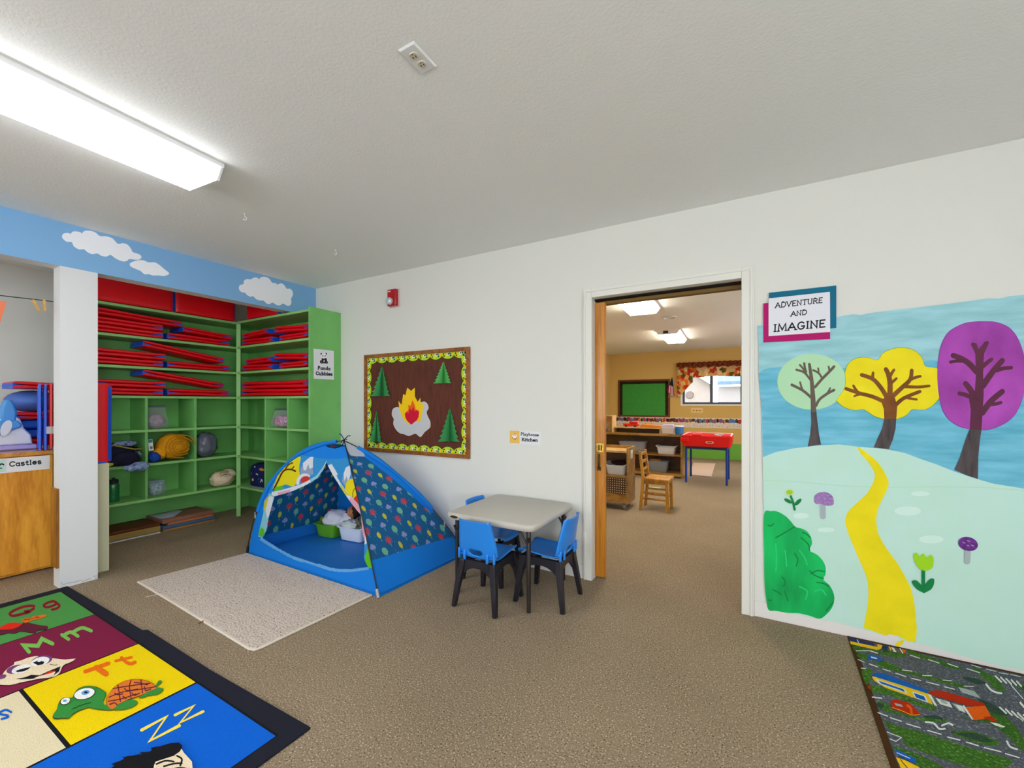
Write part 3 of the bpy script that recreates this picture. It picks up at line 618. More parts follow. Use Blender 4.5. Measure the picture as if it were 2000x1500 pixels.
ps = plate('lettered_sign', 'white Panda Cubbies sign with a panda picture on the green end panel', mp, (1, 0, 0), [(232, 205), (970, 285), (975, 1345), (240, 1300)])
a = Art(mp, (1, 0, 0), base=.0016, step=.0001); m_pan = PAL('panda_black', (38, 28, 32)); m_panw = PAL('panda_white', (238, 238, 244))
a.ell(510, 395, 24, 40, m_pan, 20); a.ell(698, 392, 24, 42, m_pan, -25); a.ell(606, 470, 108, 92, m_panw); a.ell(565, 470, 18, 26, m_pan, 25); a.ell(655, 472, 18, 26, m_pan, -25); a.ell(612, 510, 12, 8, m_pan)
a.poly([(525, 550), (600, 572), (700, 550), (715, 640), (755, 700), (735, 750), (610, 745), (490, 745), (462, 690), (470, 640), (520, 630)], m_pan, sm=True); a.ell(612, 655, 20, 42, m_panw); a.ell(520, 695, 18, 28, PAL('panda_pad', (120, 112, 116))); a.ell(710, 705, 16, 22, PAL('panda_pad', (120, 112, 116)))
write(a, 'Panda', (382, 965), (838, 990), (0, -112), m_ink, .26, .12, .1)
write(a, 'Cubbies', (315, 1165), (912, 1195), (0, -118), m_ink, .26, .1, .1)
a.build('picture_and_lettering', None, ps, world=True)

# ---- bulletin board with a paper campfire
bx0, bx1, bz0, bz1 = -3.309, -2.041, .797, 1.738
bd = thing('bulletin_board', 'wood-framed brown bulletin board with a paper campfire and green trees', 'bulletin board', ((bx0+bx1)/2, YR, bz0))
m_bfr = wood('board_frame_wood', (112, 62, 18), (160, 96, 34), scale=(6, 6, 6)); fw_ = .034
b = MB(); b.box(bx0, bx1, YR-.022, YR, bz0, bz0+fw_).box(bx0, bx1, YR-.022, YR, bz1-fw_, bz1).box(bx0, bx0+fw_, YR-.022, YR, bz0+fw_, bz1-fw_).box(bx1-fw_, bx1, YR-.022, YR, bz0+fw_, bz1-fw_); b.build('board_frame', m_bfr, bd, world=True, bevel=.003)
MB().box(bx0+fw_, bx1-fw_, YR-.006, YR-.0005, bz0+fw_, bz1-fw_).build('backing_paper', PAL('board_brown', (92, 48, 36), var=.12, vs=12, stretch=(4, 1, .5)), bd, world=True)
KB = 4.055; mpb = wallmap(680, 540, KB, off=.0065)
a = Art(lambda x, z: Vector((x, YR-.0065, z)), NY, base=.0002, step=.00012)
m_lime = PAL('border_lime', (182, 212, 40)); m_lime2 = PAL('border_lime_light', (206, 222, 90)); m_dkg = PAL('border_dark_green', (44, 74, 14)); m_by = PAL('border_yellow', (240, 200, 30)); m_bw = PAL('border_white', (238, 236, 214)); m_bt = PAL('border_teal', (110, 190, 170)); m_bk = PAL('border_black', (24, 22, 16))
ix0, ix1, iz0, iz1 = bx0+fw_, bx1-fw_, bz0+fw_, bz1-fw_; wd = .056
sc_ = []
nx = 9; nz = 7
for i in range(nx):
    x = ix0+(i+.5)*(ix1-ix0)/nx; sc_ += [(x, iz0, 0, 1), (x, iz1, 0, -1)]
for i in range(nz):
    z = iz0+(i+.5)*(iz1-iz0)/nz; sc_ += [(ix0, z, 1, 0), (ix1, z, -1, 0)]
def half(x, z, dx, dz, rr_, d):
    pts = []
    for i in range(13):
        t_ = math.pi*i/12; u_, v_ = math.cos(t_)*rr_, math.sin(t_)*d
        px_, pz_ = (x+u_, z+dz*v_) if dz else (x+dx*v_, z+u_)
        pts.append((min(max(px_, ix0), ix1), min(max(pz_, iz0), iz1)))
    return pts
for q in ((ix0, ix1, iz0, iz0+.036), (ix0, ix1, iz1-.036, iz1), (ix0, ix0+.036, iz0, iz1), (ix1-.036, ix1, iz0, iz1)): a.poly([(q[0], q[2]), (q[1], q[2]), (q[1], q[3]), (q[0], q[3])], m_lime, same=True)
a.k += 1
for x, z, dx, dz in sc_: a.poly(half(x, z, dx, dz, .078, wd+.006), m_dkg, same=True)
a.k += 1
for x, z, dx, dz in sc_: a.poly(half(x, z, dx, dz, .074, wd), m_lime, same=True)
a.k += 1; rr = random.Random(5)
for x, z, dx, dz in sc_:
    for u_, v_, r_, m_ in ((-.045, .016, .014, m_by), (-.02, .03, .012, m_lime2), (.0, .014, .016, m_bw), (.03, .016, .014, m_bt), (.05, .012, .013, m_by)):
        px_, pz_ = (x+u_, z+dz*v_) if dz else (x+dx*v_, z+u_)
        if ix0 < px_ < ix1 and iz0 < pz_ < iz1: a.ell(px_, pz_, r_, r_*.9, m_, same=True, n=12)
a.k += 1
for x, z, dx, dz in sc_:
    for u_, v_ in ((-.042, .03), (.004, .012), (.022, .01), (.03, .03), (-.05, .012)):
        px_, pz_ = (x+u_, z+dz*v_) if dz else (x+dx*v_, z+u_)
        if ix0+.008 < px_ < ix1-.008 and iz0+.008 < pz_ < iz1-.008: a.ell(px_, pz_, .0075, .0075, m_bk, same=True, n=10)
a.build('scalloped_border', None, bd, world=True)
a = Art(mpb, NY, base=.0008, step=.0008); m_smk = PAL('smoke_paper', (196, 198, 200)); m_smke = PAL('smoke_rim', (232, 214, 206))
smoke = [(350, 1080), (360, 1050), (395, 1035), (430, 1050), (500, 1000), (570, 1000), (600, 993), (625, 1010), (635, 1045), (620, 1075), (630, 1110), (648, 1150), (648, 1190), (630, 1210), (605, 1230), (590, 1250), (570, 1268), (535, 1243), (510, 1250), (480, 1260), (440, 1245), (415, 1240), (385, 1215), (362, 1170), (365, 1130), (352, 1105)]
a.poly([(500+(x-500)*1.02, 1130+(y-1130)*1.02) for x, y in smoke], m_smke, sm=True); a.poly(smoke, m_smk, sm=True)
a.poly([(430, 1110), (408, 1060), (400, 985), (425, 1018), (438, 930), (455, 942), (470, 880), (500, 906), (530, 880), (530, 950), (552, 992), (575, 960), (575, 1002), (597, 1010), (590, 1080), (575, 1140), (555, 1175), (480, 1168), (445, 1140)], PAL('flame_yellow', (244, 200, 20)))
a.poly([(462, 1080), (480, 1050), (478, 1018), (498, 1022), (512, 978), (530, 1020), (537, 1052), (560, 1060), (545, 1110), (500, 1100)], PAL('flame_orange', (236, 96, 20)))
a.poly([(452, 1085), (468, 1068), (478, 1088), (492, 1040), (506, 1066), (516, 1030), (530, 1068), (545, 1060), (566, 1070), (560, 1115), (540, 1150), (505, 1176), (470, 1145), (455, 1115)], PAL('flame_red', (206, 12, 52)))
a.poly([(400, 1150), (440, 1140), (462, 1158), (482, 1172), (505, 1172), (540, 1145), (562, 1152), (580, 1172), (600, 1190), (600, 1225), (560, 1238), (440, 1238), (400, 1210)], m_smk, sm=True)
a.build('paper_campfire', None, bd, world=True)
m_tr = [PAL('fir_paper_a', (60, 146, 84)), PAL('fir_paper_b', (86, 176, 96))]
for i, (ax, ay, bw, by, lm) in enumerate(((272, 708, 148, 948, 0), (757, 672, 146, 846, 1), (228, 1062, 96, 1308, 0), (808, 1036, 176, 1304, 0))):
    p0 = mpb(ax, by); p1 = mpb(ax, ay); hh = p1.z-p0.z; hw = (mpb(ax+bw/2, by)-p0).length
    b = MB(); n_ = 7
    for ang in (8, 62, 118, 172):
        dx, dy = math.cos(math.radians(ang)), -math.sin(math.radians(ang)); pr = [(0, 0)]
        for j in range(n_):
            z_ = j/n_; wdt = hw*(1-z_)
            pr += [(wdt, hh*z_), (wdt*.8, hh*(z_+.4/n_)), (hw*(1-(j+1)/n_)*.78+.001, hh*(z_+.8/n_))]
        pr.append((0, hh))
        b.add([(p0.x+u_*dx, p0.y-.004+u_*dy*.9, p0.z+v_) for u_, v_ in pr], [tuple(range(len(pr)))])
    b.build('paper_fir_tree', m_tr[lm], bd, world=True, solid=.0008)
# ================================================================== RUGS
NZ = (0, 0, 1)
def rugmap(ox, oy, k, z): return lambda x, y: onZ(ox+x/k, oy+y/k, z)
YARN = lambda n, c: speckle('yarn_'+n, [tuple(v*.86 for v in c), c, tuple(min(255, v*1.08) for v in c)], 420, bump=.35, dist=.002)
t = thing('alphabet_rug', 'alphabet rug with turtle, monkey and grapes in coloured squares and a navy border', 'rug', (-2.8, 0, 0))
ZR = .009; rx0, rx1, ry1 = -4.072, -1.482, 1.0
b = MB(); ring = [(rx0, -1.2), (rx1, -1.2), (rx1, ry1+.02), (-2.2, ry1+.006), (-2.9, ry1+.012), (-2.92, ry1-.004), (rx0, ry1-.02)]
b.prism([(x, y, 0) for x, y in ring], (0, 0, ZR)); b.build('rug_border', YARN('navy_black', (36, 37, 48)), t, world=True)
a = Art(lambda x, y: Vector((x, y, ZR)), NZ, base=.0003, step=.00012)
yb_ = YARN('black', (26, 26, 30))
cells = [(-3.985, -3.386, 'green', (78, 150, 74)), (-3.378, -2.780, 'maroon', (126, 32, 66)), (-2.770, -2.166, 'yellow', (240, 208, 8)), (-2.154, -1.554, 'blue', (14, 98, 208))]
a.poly([(-3.995, -1.12), (-1.55, -1.12), (-1.55, .936), (-3.995, .936)], yb_); a.k += 2
for x0, x1, n_, c in cells:
    if n_ == 'yellow':
        a.poly([(x0, .53), (x1, .53), (x1, .927), (x0, .927)], YARN(n_, c), same=True); a.poly([(x0, -.3), (x1, -.3), (x1, .517), (x0, .517)], YARN('cream', (226, 212, 176)), same=True)
    else: a.poly([(x0, -.3), (x1, -.3), (x1, .927), (x0, .927)], YARN(n_, c), same=True)
    a.poly([(x0, -1.1), (x1, -1.1), (x1, -.312), (x0, -.312)], YARN('cream', (226, 212, 176)), same=True)
a.t = rugmap(0, 1120, 3.125, ZR)
Yl = lambda n, c: YARN(n, c)
y_mar = Yl('dark_red', (134, 30, 44)); y_grn = Yl('letter_green', (120, 186, 84)); y_org = Yl('orange', (230, 110, 20)); y_yel = Yl('pale_yellow', (248, 222, 84)); y_crm = Yl('skin_cream', (238, 218, 186)); y_gt = Yl('turtle_green', (56, 140, 62)); y_wht = Yl('white', (240, 240, 236)); y_lb = Yl('light_blue', (96, 160, 214)); y_prp = Yl('purple', (122, 66, 120)); y_brd = Yl('shell_orange', (222, 120, 46)); y_red = Yl('red', (224, 44, 26)); y_mr2 = Yl('grape', (98, 34, 52)); y_blu = Yl('blue', (14, 98, 208))
for p in ([(208, 200), (185, 198), (140, 205), (90, 225), (60, 246), (78, 260), (120, 252), (165, 240), (185, 230), (152, 233)], [(205, 216), (185, 228)]): a.stroke(p, 17, y_mar)
for p in ([(350, 186), (330, 171), (295, 178), (268, 195), (280, 207), (310, 203), (345, 188)], [(330, 171), (362, 195), (348, 214), (318, 222)]): a.stroke(p, 15, y_mar)
a.stroke([(177, 480), (145, 440), (232, 443), (256, 400), (320, 430)], 24, y_grn, sm=False)
for p in ([(418, 403), (378, 376)], [(385, 382), (430, 360), (475, 384)], [(440, 364), (500, 334), (556, 352)]): a.stroke(p, 21, y_grn)
a.stroke([(520, 602), (662, 551)], 24, y_org); a.stroke([(590, 577), (646, 614)], 36, y_org); a.stroke([(742, 517), (770, 543), (798, 554), (824, 544)], 21, y_org); a.stroke([(705, 537), (802, 514)], 16, y_org)
a.stroke([(864, 960), (1016, 878), (914, 1026), (1095, 932)], 19, y_yel, sm=False); a.stroke([(1068, 868), (1182, 812), (1100, 914), (1240, 846)], 17, y_yel, sm=False)
a.stroke([(68, 850), (38, 836), (8, 846), (2, 862), (40, 868), (48, 880), (10, 892)], 13, y_blu)
# grapes
gr = [(-40, 365), (0, 345), (30, 330), (80, 330), (125, 318), (150, 300), (195, 308), (240, 318), (290, 325), (282, 345), (230, 352), (212, 366), (160, 360), (120, 356), (92, 368), (50, 366), (20, 374), (-30, 382)]
a.poly([(x, y+2) for x, y in gr], yb_, sm=True); a.poly(gr, y_mr2, sm=True); a.poly([(-20, 345), (20, 320), (60, 305), (110, 304), (132, 314), (85, 340), (20, 346)], y_red, sm=True)
a.poly([(128, 290), (150, 278), (190, 275), (205, 262), (230, 262), (270, 254), (284, 263), (240, 280), (200, 288), (165, 302), (150, 304)], y_org, sm=True)
for p in ([(135, 290), (190, 280), (240, 268)], [(150, 282), (180, 286)], [(215, 264), (235, 274)]): a.stroke(p, 3, y_mr2)
# monkey
mk = [(-40, 660), (0, 640), (30, 600), (60, 575), (85, 560), (90, 545), (130, 535), (165, 520), (200, 512), (230, 508), (250, 520), (300, 520), (350, 525), (400, 530), (462, 524), (430, 546), (395, 560), (378, 578), (365, 610), (330, 636), (250, 646), (200, 655), (120, 672), (60, 686), (0, 684), (-40, 690)]
a.poly([(x*1.008-2, y*1.004) for x, y in mk], yb_); a.poly(mk, y_crm, sm=True, ns=2)
a.ell(100, 590, 62, 26, y_prp, -12); a.ell(255, 535, 66, 28, y_prp, -12); a.ell(130, 588, 62, 24, y_wht, -18); a.ell(245, 542, 58, 26, y_wht, -14)
a.poly([(95, 600), (130, 588), (190, 575), (170, 592), (140, 604), (105, 608)], yb_); a.poly([(200, 550), (235, 535), (272, 545), (262, 560), (232, 566)], yb_); a.ell(240, 540, 12, 5, y_wht, -14)
a.poly([(92, 650), (150, 640), (190, 625), (240, 628), (300, 600), (370, 572), (360, 604), (320, 632), (250, 642), (190, 650), (130, 652)], yb_); a.poly([(270, 622), (300, 604), (335, 598), (318, 620), (285, 632)], y_red)
a.poly([(205, 646), (235, 634), (300, 618), (340, 604), (325, 630), (250, 644)], y_crm); a.stroke([(305, 560), (335, 566), (350, 562)], 3, yb_); a.ell(10, 638, 30, 12, y_prp, -20)
# turtle
tb = [(325, 885), (332, 860), (350, 835), (362, 795), (385, 772), (440, 766), (455, 740), (480, 712), (530, 697), (585, 703), (625, 722), (646, 745), (630, 785), (634, 808), (680, 812), (698, 830), (680, 842), (620, 840), (560, 831), (540, 826), (480, 846), (440, 870), (425, 889), (380, 891), (345, 894)]
leg1 = [(695, 836), (740, 798), (800, 779), (838, 790), (820, 816), (780, 833), (730, 841)]; leg2 = [(848, 766), (900, 730), (930, 707), (992, 708), (985, 730), (950, 748), (905, 753), (885, 762)]
tail = [(940, 700), (955, 684), (965, 665), (982, 660), (987, 672), (968, 688), (950, 702)]
shell = [(652, 800), (655, 765), (690, 710), (740, 675), (800, 657), (860, 657), (912, 670), (947, 695), (952, 710), (900, 732), (860, 752), (800, 772), (730, 803), (690, 836), (664, 826)]
for p in (tb, leg1, leg2, tail, shell):
    cx_, cy_ = sum(x for x, _ in p)/len(p), sum(y for _, y in p)/len(p)
    a.poly([(cx_+(x-cx_)*1.018, cy_+(y-cy_)*1.035) for x, y in p], yb_, sm=True)
for p in (leg1, leg2, tail, tb): a.poly(p, y_gt, sm=True)
a.poly(shell, y_brd, sm=True)
for p in ([(665, 765), (740, 735), (830, 720), (950, 700)], [(660, 790), (740, 775), (830, 745)], [(720, 690), (735, 790)], [(800, 660), (790, 700), (800, 770)], [(860, 660), (870, 740)], [(690, 712), (760, 700), (830, 690), (915, 680)], [(700, 740), (720, 750), (750, 745)], [(760, 712), (780, 725), (840, 715)], [(820, 675), (850, 678), (900, 690)], [(805, 740), (820, 755), (850, 740)], [(750, 760), (770, 775)], [(880, 700), (890, 725), (920, 715)], [(670, 810), (700, 800), (715, 815)]): a.stroke(p, 6, y_mr2)
a.ell(515, 745, 68, 35, yb_, -14); a.ell(515, 745, 64, 32, y_wht, -14); a.ell(522, 738, 26, 14, y_lb, -14); a.ell(524, 737, 11, 6, yb_)
a.ell(398, 790, 34, 22, yb_, -24); a.ell(399, 790, 30, 19, y_wht, -24); a.ell(395, 790, 12, 7, y_lb); a.stroke([(440, 840), (500, 815), (555, 800)], 3, yb_)
# zebra
a.poly([(640, 1230), (700, 1188), (730, 1160), (790, 1130), (850, 1118), (870, 1122), (910, 1105), (930, 1090), (990, 1065), (1040, 1050), (1090, 1047), (1112, 1064), (1106, 1105), (1060, 1127), (1000, 1147), (950, 1168), (940, 1230)], yb_)
for p in ([(700, 1190), (680, 1178), (735, 1158)], [(760, 1148), (745, 1138), (800, 1126)], [(870, 1124), (850, 1108), (915, 1102)], [(925, 1094), (920, 1080), (985, 1066)]): a.poly(p, yb_)
a.poly([(930, 1240), (940, 1188), (950, 1165), (1000, 1149), (1060, 1130), (1098, 1102), (1108, 1085), (1122, 1110), (1150, 1140), (1172, 1165), (1178, 1240)], y_crm)
for p in ([(955, 1180), (1010, 1160), (1060, 1165)], [(1000, 1195), (1060, 1178), (1110, 1175)], [(1080, 1130), (1110, 1150), (1100, 1190)], [(1030, 1220), (1090, 1205), (1140, 1210)]): a.stroke(p, 11, yb_)
a.build('woven_picture', None, t, world=True)

t = thing('berber_rug', 'plain beige flecked carpet offcut lying in front of the blue tent', 'rug', (-2.9, 1.5, 0))
m_ber = speckle('berber_pile', [(142, 116, 106), (204, 190, 176), (222, 210, 196), (182, 162, 148), (230, 220, 208), (164, 148, 144), (214, 200, 186)], 72, bump=1, bs=80, dist=.012)
b = MB(); ring = [(-3.743, 1.255), (-3.2, 1.236), (-2.7, 1.215), (-2.23, 1.196), (-2.20, 1.205), (-2.192, 1.23), (-2.163, 1.925), (-3.66, 1.94), (-3.70, 1.6)]
b.prism([(x, y, 0) for x, y in ring], (0, 0, .013)); b.build('pile', m_ber, t, world=True, bevel=.004)
b = MB(); q = [(x, y, .006) for x, y in ring[:7]]; q = [Vector(p)+Vector((.004 if i > 3 else 0, -.004 if i < 5 else 0, 0)) for i, p in enumerate(q)]; b.tube(q, .0065, 8); b.build('bound_edge', M('rug_binding', (214, 204, 190), .8, bump=.4, bs=300), t, world=True, smooth=True)
b = MB(); p0 = onZ(307, 1163); b.tube([p0+Vector((0, 0, .006)), p0+Vector((-.02, -.02, .003)), p0+Vector((-.035, -.05, .002))], .0015, 6); b.build('loose_thread', M('rug_binding', (0, 0, 0)), t, world=True)
p0 = onZ(387, 1219); b = MB(); b.tube([p0+Vector((0, 0, .003)), p0+Vector((.01, .02, .009)), p0+Vector((.008, .045, .003))], [.002, .005, .001], 8); tag(b.build('dry_leaf_scrap', M('scrap_brown', (112, 58, 20), .8)), 'tiny brown scrap on the carpet beside the beige rug', 'scrap')

# play rug printed with streets
t = thing('street_play_rug', 'green and grey play rug printed with roads and houses along the mural wall', 'rug', (1.0, 2.1, 0))
p_a, p_b = onZ(1655, 1244), onZ(1740, 1500)
dx_ = (p_b.x-p_a.x)/(p_b.y-p_a.y); e0 = lambda y: p_a.x+dx_*(y-p_a.y)
ZR = .006; y0_, y1_ = 1.1, YR-.012
b = MB(); b.prism([(e0(y1_), y1_, 0), (e0(y0_), y0_, 0), (1.75, y0_, 0), (1.75, y1_, 0)], (0, 0, ZR)); b.build('rug_binding', YARN('binding_brown', (72, 46, 22)), t, world=True)
a = Art(lambda x, y: Vector((x, y, ZR)), NZ, base=.0003, step=.00006)
y_road = speckle('yarn_road', [(58, 64, 74), (92, 96, 104), (74, 78, 90), (136, 136, 142)], 120, bump=.5, big=.12, dist=.002)
y_grass = speckle('yarn_grass', [(36, 70, 30), (66, 112, 32), (46, 84, 34), (104, 146, 58)], 110, bump=.5, big=.15, dist=.002)
y_dgr = speckle('yarn_dark_grass', [(34, 52, 56), (52, 76, 56), (44, 62, 60)], 120, bump=.4, dist=.002)
a.poly([(e0(y1_)+.022, y1_-.02), (e0(y0_)+.022, y0_+.02), (1.73, y0_+.02), (1.73, y1_-.02)], y_road)
a.t = rugmap(1640, 1230, 5.5556, ZR)
yw = YARN('print_white', (214, 220, 214)); yy = YARN('print_yellow', (232, 188, 24)); ybl = YARN('print_blue', (22, 92, 182)); ynv = YARN('print_navy', (36, 52, 110)); yrd = YARN('print_red', (178, 42, 12)); yor = YARN('print_orange', (222, 92, 14)); ygy = YARN('print_grey', (160, 170, 170))
for p in ([(140, 168), (280, 205), (430, 232), (520, 240), (720, 262), (690, 296), (600, 298), (500, 282), (440, 262), (330, 240), (200, 250), (165, 230)],
          [(185, 265), (290, 270), (310, 320), (280, 335), (210, 300)], [(410, 350), (520, 350), (640, 410), (700, 440), (900, 480), (1100, 540), (1350, 600), (1340, 640), (1200, 600), (900, 520), (700, 470), (500, 420), (420, 395)],
          [(720, 210), (900, 270), (1100, 330), (1240, 380), (1340, 420), (1200, 420), (1050, 360), (880, 300), (760, 262)], [(1440, 400), (1560, 455), (1680, 520), (1790, 640), (1780, 680), (1700, 650), (1600, 560), (1500, 480)],
          [(240, 440), (340, 430), (345, 500), (330, 560), (290, 600), (262, 540)], [(330, 600), (520, 640), (720, 720), (820, 770), (1000, 820), (1060, 860), (960, 860), (780, 800), (560, 720), (400, 690), (340, 660)],
          [(400, 790), (520, 800), (570, 870), (760, 930), (880, 960), (1120, 960), (1150, 1000), (900, 990), (660, 930), (480, 880), (420, 840)],
          [(1600, 880), (1740, 900), (1860, 1000), (1960, 1120), (2030, 1300), (1960, 1300), (1850, 1180), (1700, 1060), (1560, 1000), (1380, 980), (1340, 950), (1480, 990)],
          [(480, 990), (640, 1050), (960, 1135), (1300, 1250), (1700, 1360), (1880, 1430), (1760, 1500), (1400, 1490), (1100, 1400), (760, 1275), (700, 1230), (690, 1180), (560, 1110)],
          [(1200, 1110), (1400, 1100), (1580, 1150), (1720, 1220), (1720, 1260), (1560, 1250), (1350, 1180)], [(560, 1270), (680, 1290), (1000, 1420), (1180, 1560), (900, 1600), (800, 1450), (640, 1340)], [(1900, 560), (2060, 640), (2060, 700), (1960, 640)]):
    a.poly(p, y_grass, sm=True, ns=3)
for p in ([(1270, 1130), (1420, 1120), (1560, 1160), (1660, 1215), (1540, 1220), (1380, 1170)], [(1330, 520), (1480, 530), (1600, 590), (1480, 590)], [(1500, 760), (1640, 800), (1820, 920), (1760, 930), (1620, 890)], [(400, 800), (480, 815), (470, 850), (420, 840)], [(900, 950), (1050, 930), (1120, 980)], [(450, 180), (540, 240), (480, 240)]): a.poly(p, y_dgr, sm=True)
# buildings
a.poly([(105, 88), (370, 152), (385, 190), (110, 124)], ynv); a.poly([(110, 126), (420, 192), (408, 224), (120, 158)], yy); a.poly([(408, 158), (462, 172), (452, 206), (418, 222)], yy); a.stroke([(190, 112), (205, 140)], 8, yw); a.poly([(470, 172), (522, 186), (520, 214), (472, 204)], ynv); a.stroke([(540, 190), (556, 222)], 14, yy); a.poly([(556, 192), (590, 200), (616, 246), (588, 242)], yw); a.stroke([(655, 210), (685, 255)], 12, yw); a.poly([(676, 212), (718, 224), (708, 258), (692, 252)], yor)
a.poly([(345, 488), (400, 470), (480, 480), (700, 560), (960, 662), (950, 694), (770, 640), (560, 575), (380, 512)], ybl)
a.poly([(348, 512), (380, 514), (960, 700), (1012, 820), (968, 800), (800, 742), (500, 636), (376, 560)], yy)
a.poly([(388, 536), (705, 648), (738, 696), (690, 682), (440, 596), (410, 575)], yw); a.poly([(420, 556), (690, 650), (712, 684), (640, 655), (450, 590)], ybl); a.poly([(780, 670), (930, 720), (965, 800), (820, 745)], yw); a.poly([(800, 690), (915, 728), (938, 780), (830, 742)], ybl)
a.poly([(955, 700), (990, 712), (1060, 835), (1030, 828)], yw); a.poly([(960, 680), (1000, 668), (1090, 664), (1330, 730), (1560, 802), (1590, 845), (1400, 832), (1180, 768), (985, 706)], yrd)
a.poly([(1040, 745), (1190, 790), (1225, 855), (1090, 815)], yw); a.ell(1130, 790, 45, 16, ygy, 25); a.poly([(1210, 800), (1340, 835), (1370, 910), (1290, 880)], ygy); a.poly([(1255, 815), (1325, 835), (1360, 905), (1300, 885)], yw); a.stroke([(1345, 838), (1385, 895), (1440, 972)], 22, yw); a.poly([(1366, 846), (1580, 832), (1640, 940), (1558, 978), (1455, 988)], yor); a.poly([(1555, 955), (1650, 945), (1715, 1005), (1680, 1010), (1610, 985)], yrd); a.poly([(1630, 1012), (1700, 1020), (1800, 1060), (1770, 1070), (1690, 1048)], yw)
a.poly([(1285, 628), (1460, 672), (1530, 752), (1400, 712), (1330, 690)], ygy)
a.poly([(550, 778), (612, 760), (760, 802), (874, 922), (842, 942), (756, 930), (568, 862)], yrd); a.poly([(590, 800), (670, 820), (690, 846), (610, 830)], ygy); a.stroke([(735, 830), (770, 860), (780, 920)], 26, yor); a.stroke([(570, 852), (680, 890), (780, 932), (870, 930)], 6, yy)
a.poly([(298, 284), (345, 274), (452, 314), (458, 346), (420, 346), (310, 322)], ybl); a.poly([(335, 296), (395, 310), (410, 326), (345, 314)], yw)
a.poly([(590, 1322), (640, 1318), (820, 1410), (835, 1452), (790, 1450), (620, 1360)], ybl); a.stroke([(620, 1345), (760, 1405)], 8, yw); a.poly([(610, 1395), (720, 1430), (860, 1500), (900, 1560), (680, 1560), (650, 1480)], yy); a.stroke([(660, 1420), (700, 1470), (760, 1540)], 8, yb_); a.poly([(295, 606), (330, 618), (340, 650), (310, 650)], yrd)
# road paint
a.k += 1
for x1, y1, x2, y2, ww in ((765, 283, 870, 318, 9), (960, 330, 1080, 370, 9), (1170, 375, 1285, 415, 10), (1380, 430, 1520, 475, 10), (1430, 390, 1530, 420, 8), (1590, 435, 1690, 460, 8), (1730, 475, 1830, 492, 8), (1860, 495, 1960, 518, 8), (200, 330, 265, 360, 8), (320, 378, 410, 412, 10), (470, 435, 550, 460, 9), (610, 480, 720, 518, 10), (780, 535, 880, 560, 10), (940, 575, 1080, 610, 10), (1140, 628, 1245, 655, 10), (680, 445, 785, 458, 9), (900, 505, 1000, 508, 9), (1120, 555, 1215, 562, 9), (1350, 622, 1450, 625, 9), (415, 908, 520, 948, 11), (550, 965, 670, 1003, 12), (725, 1030, 875, 1075, 12), (955, 1103, 1100, 1145, 12), (1170, 1175, 1305, 1208, 13), (1375, 1230, 1505, 1270, 13), (1570, 1290, 1750, 1335, 13), (1800, 1355, 1950, 1400, 13), (1860, 610, 1990, 760, 9), (1940, 960, 1990, 1000, 9), (180, 236, 330, 236, 9), (330, 236, 410, 262, 11), (355, 740, 455, 752, 14), (235, 425, 280, 430, 9), (515, 1120, 670, 1180, 9), (670, 1180, 610, 1222, 9), (610, 1222, 545, 1195, 9)):
    a.stroke([(x1, y1), (x2, y2)], ww, yw, same=True)
for i in range(5):
    a.stroke([(1690+58*i, 512+14*i), (1755+54*i, 575+12*i)], 18, yw, same=True); a.stroke([(1738+64*i, 852+20*i), (1806+64*i, 915+22*i)], 19, yw, same=True)
for p in ([(1590, 600), (1640, 660), (1700, 690), (1755, 700)], [(935, 1012), (1020, 1025), (1080, 1085), (1140, 1085)], [(1110, 1050), (1180, 1025), (1225, 1045)], [(1815, 1220), (1850, 1280), (1925, 1308)], [(1960, 800), (2010, 860)]): a.stroke(p, 20, yw, same=True)
a.build('printed_streets', None, t, world=True)

# ================================================================== PLAY TENT
FA, FB, FC, FD = Vector((-3.66, 1.952, 0)), Vector((-2.1, 1.933, 0)), Vector((-2.06, 2.835, 0)), Vector((-3.635, 2.80, 0)); TOP = Vector((-2.9, 2.3, .95))
def pole(Fp, a_, z_):
    c = Fp+(TOP-Fp)*a_; c.z = z_
    return lambda u: Fp*((1-u)**2)+c*(2*u*(1-u))+TOP*(u*u)
PA, PB, PC, PD = pole(FA, .15, .9), pole(FB, .55, .6), pole(FC, .45, .7), pole(FD, .25, .8)
tent = thing('play_tent', 'blue children pop-up tent printed with small trees standing on the carpet', 'tent', (-2.9, 2.38, 0))
def face(P, Q, sag):
    def f(s, t):
        p = P(t)*(1-s)+Q(t)*s; n_ = (TOP.xy.to_3d()-(P(0)+Q(0))/2).normalized()
        return p+Vector((n_.x, n_.y, 0))*sag*4*s*(1-s)*t*(1-t)*1.6
    return f
def inv(f, px, py):
    s, t = .5, .4
    for _ in range(40):
        x, y = proj(f(s, t)); h_ = 1e-3
        xs, ys = proj(f(s+h_, t)); xt, yt = proj(f(s, t+h_))
        a_, b_, c_, d_ = (xs-x)/h_, (xt-x)/h_, (ys-y)/h_, (yt-y)/h_; det = a_*d_-b_*c_
        if abs(det) < 1e-9: break
        ds = (d_*(px-x)-b_*(py-y))/det; dt = (-c_*(px-x)+a_*(py-y))/det
        s += max(-.2, min(.2, ds)); t += max(-.2, min(.2, dt)); s = max(-.6, min(1.6, s)); t = max(-.15, min(.995, t))
        if abs(ds)+abs(dt) < 1e-5: break
    return s, t
def inside(p, poly):
    x, y = p; c = False; j = len(poly)-1
    for i in range(len(poly)):
        xi, yi = poly[i]; xj, yj = poly[j]
        if (yi > y) != (yj > y) and x < (xj-xi)*(y-yi)/(yj-yi)+xi: c = not c
        j = i
    return c
TK = lambda f, pts: [inv(f, 460+x/4.411, 840+y/4.411) for x, y in pts]
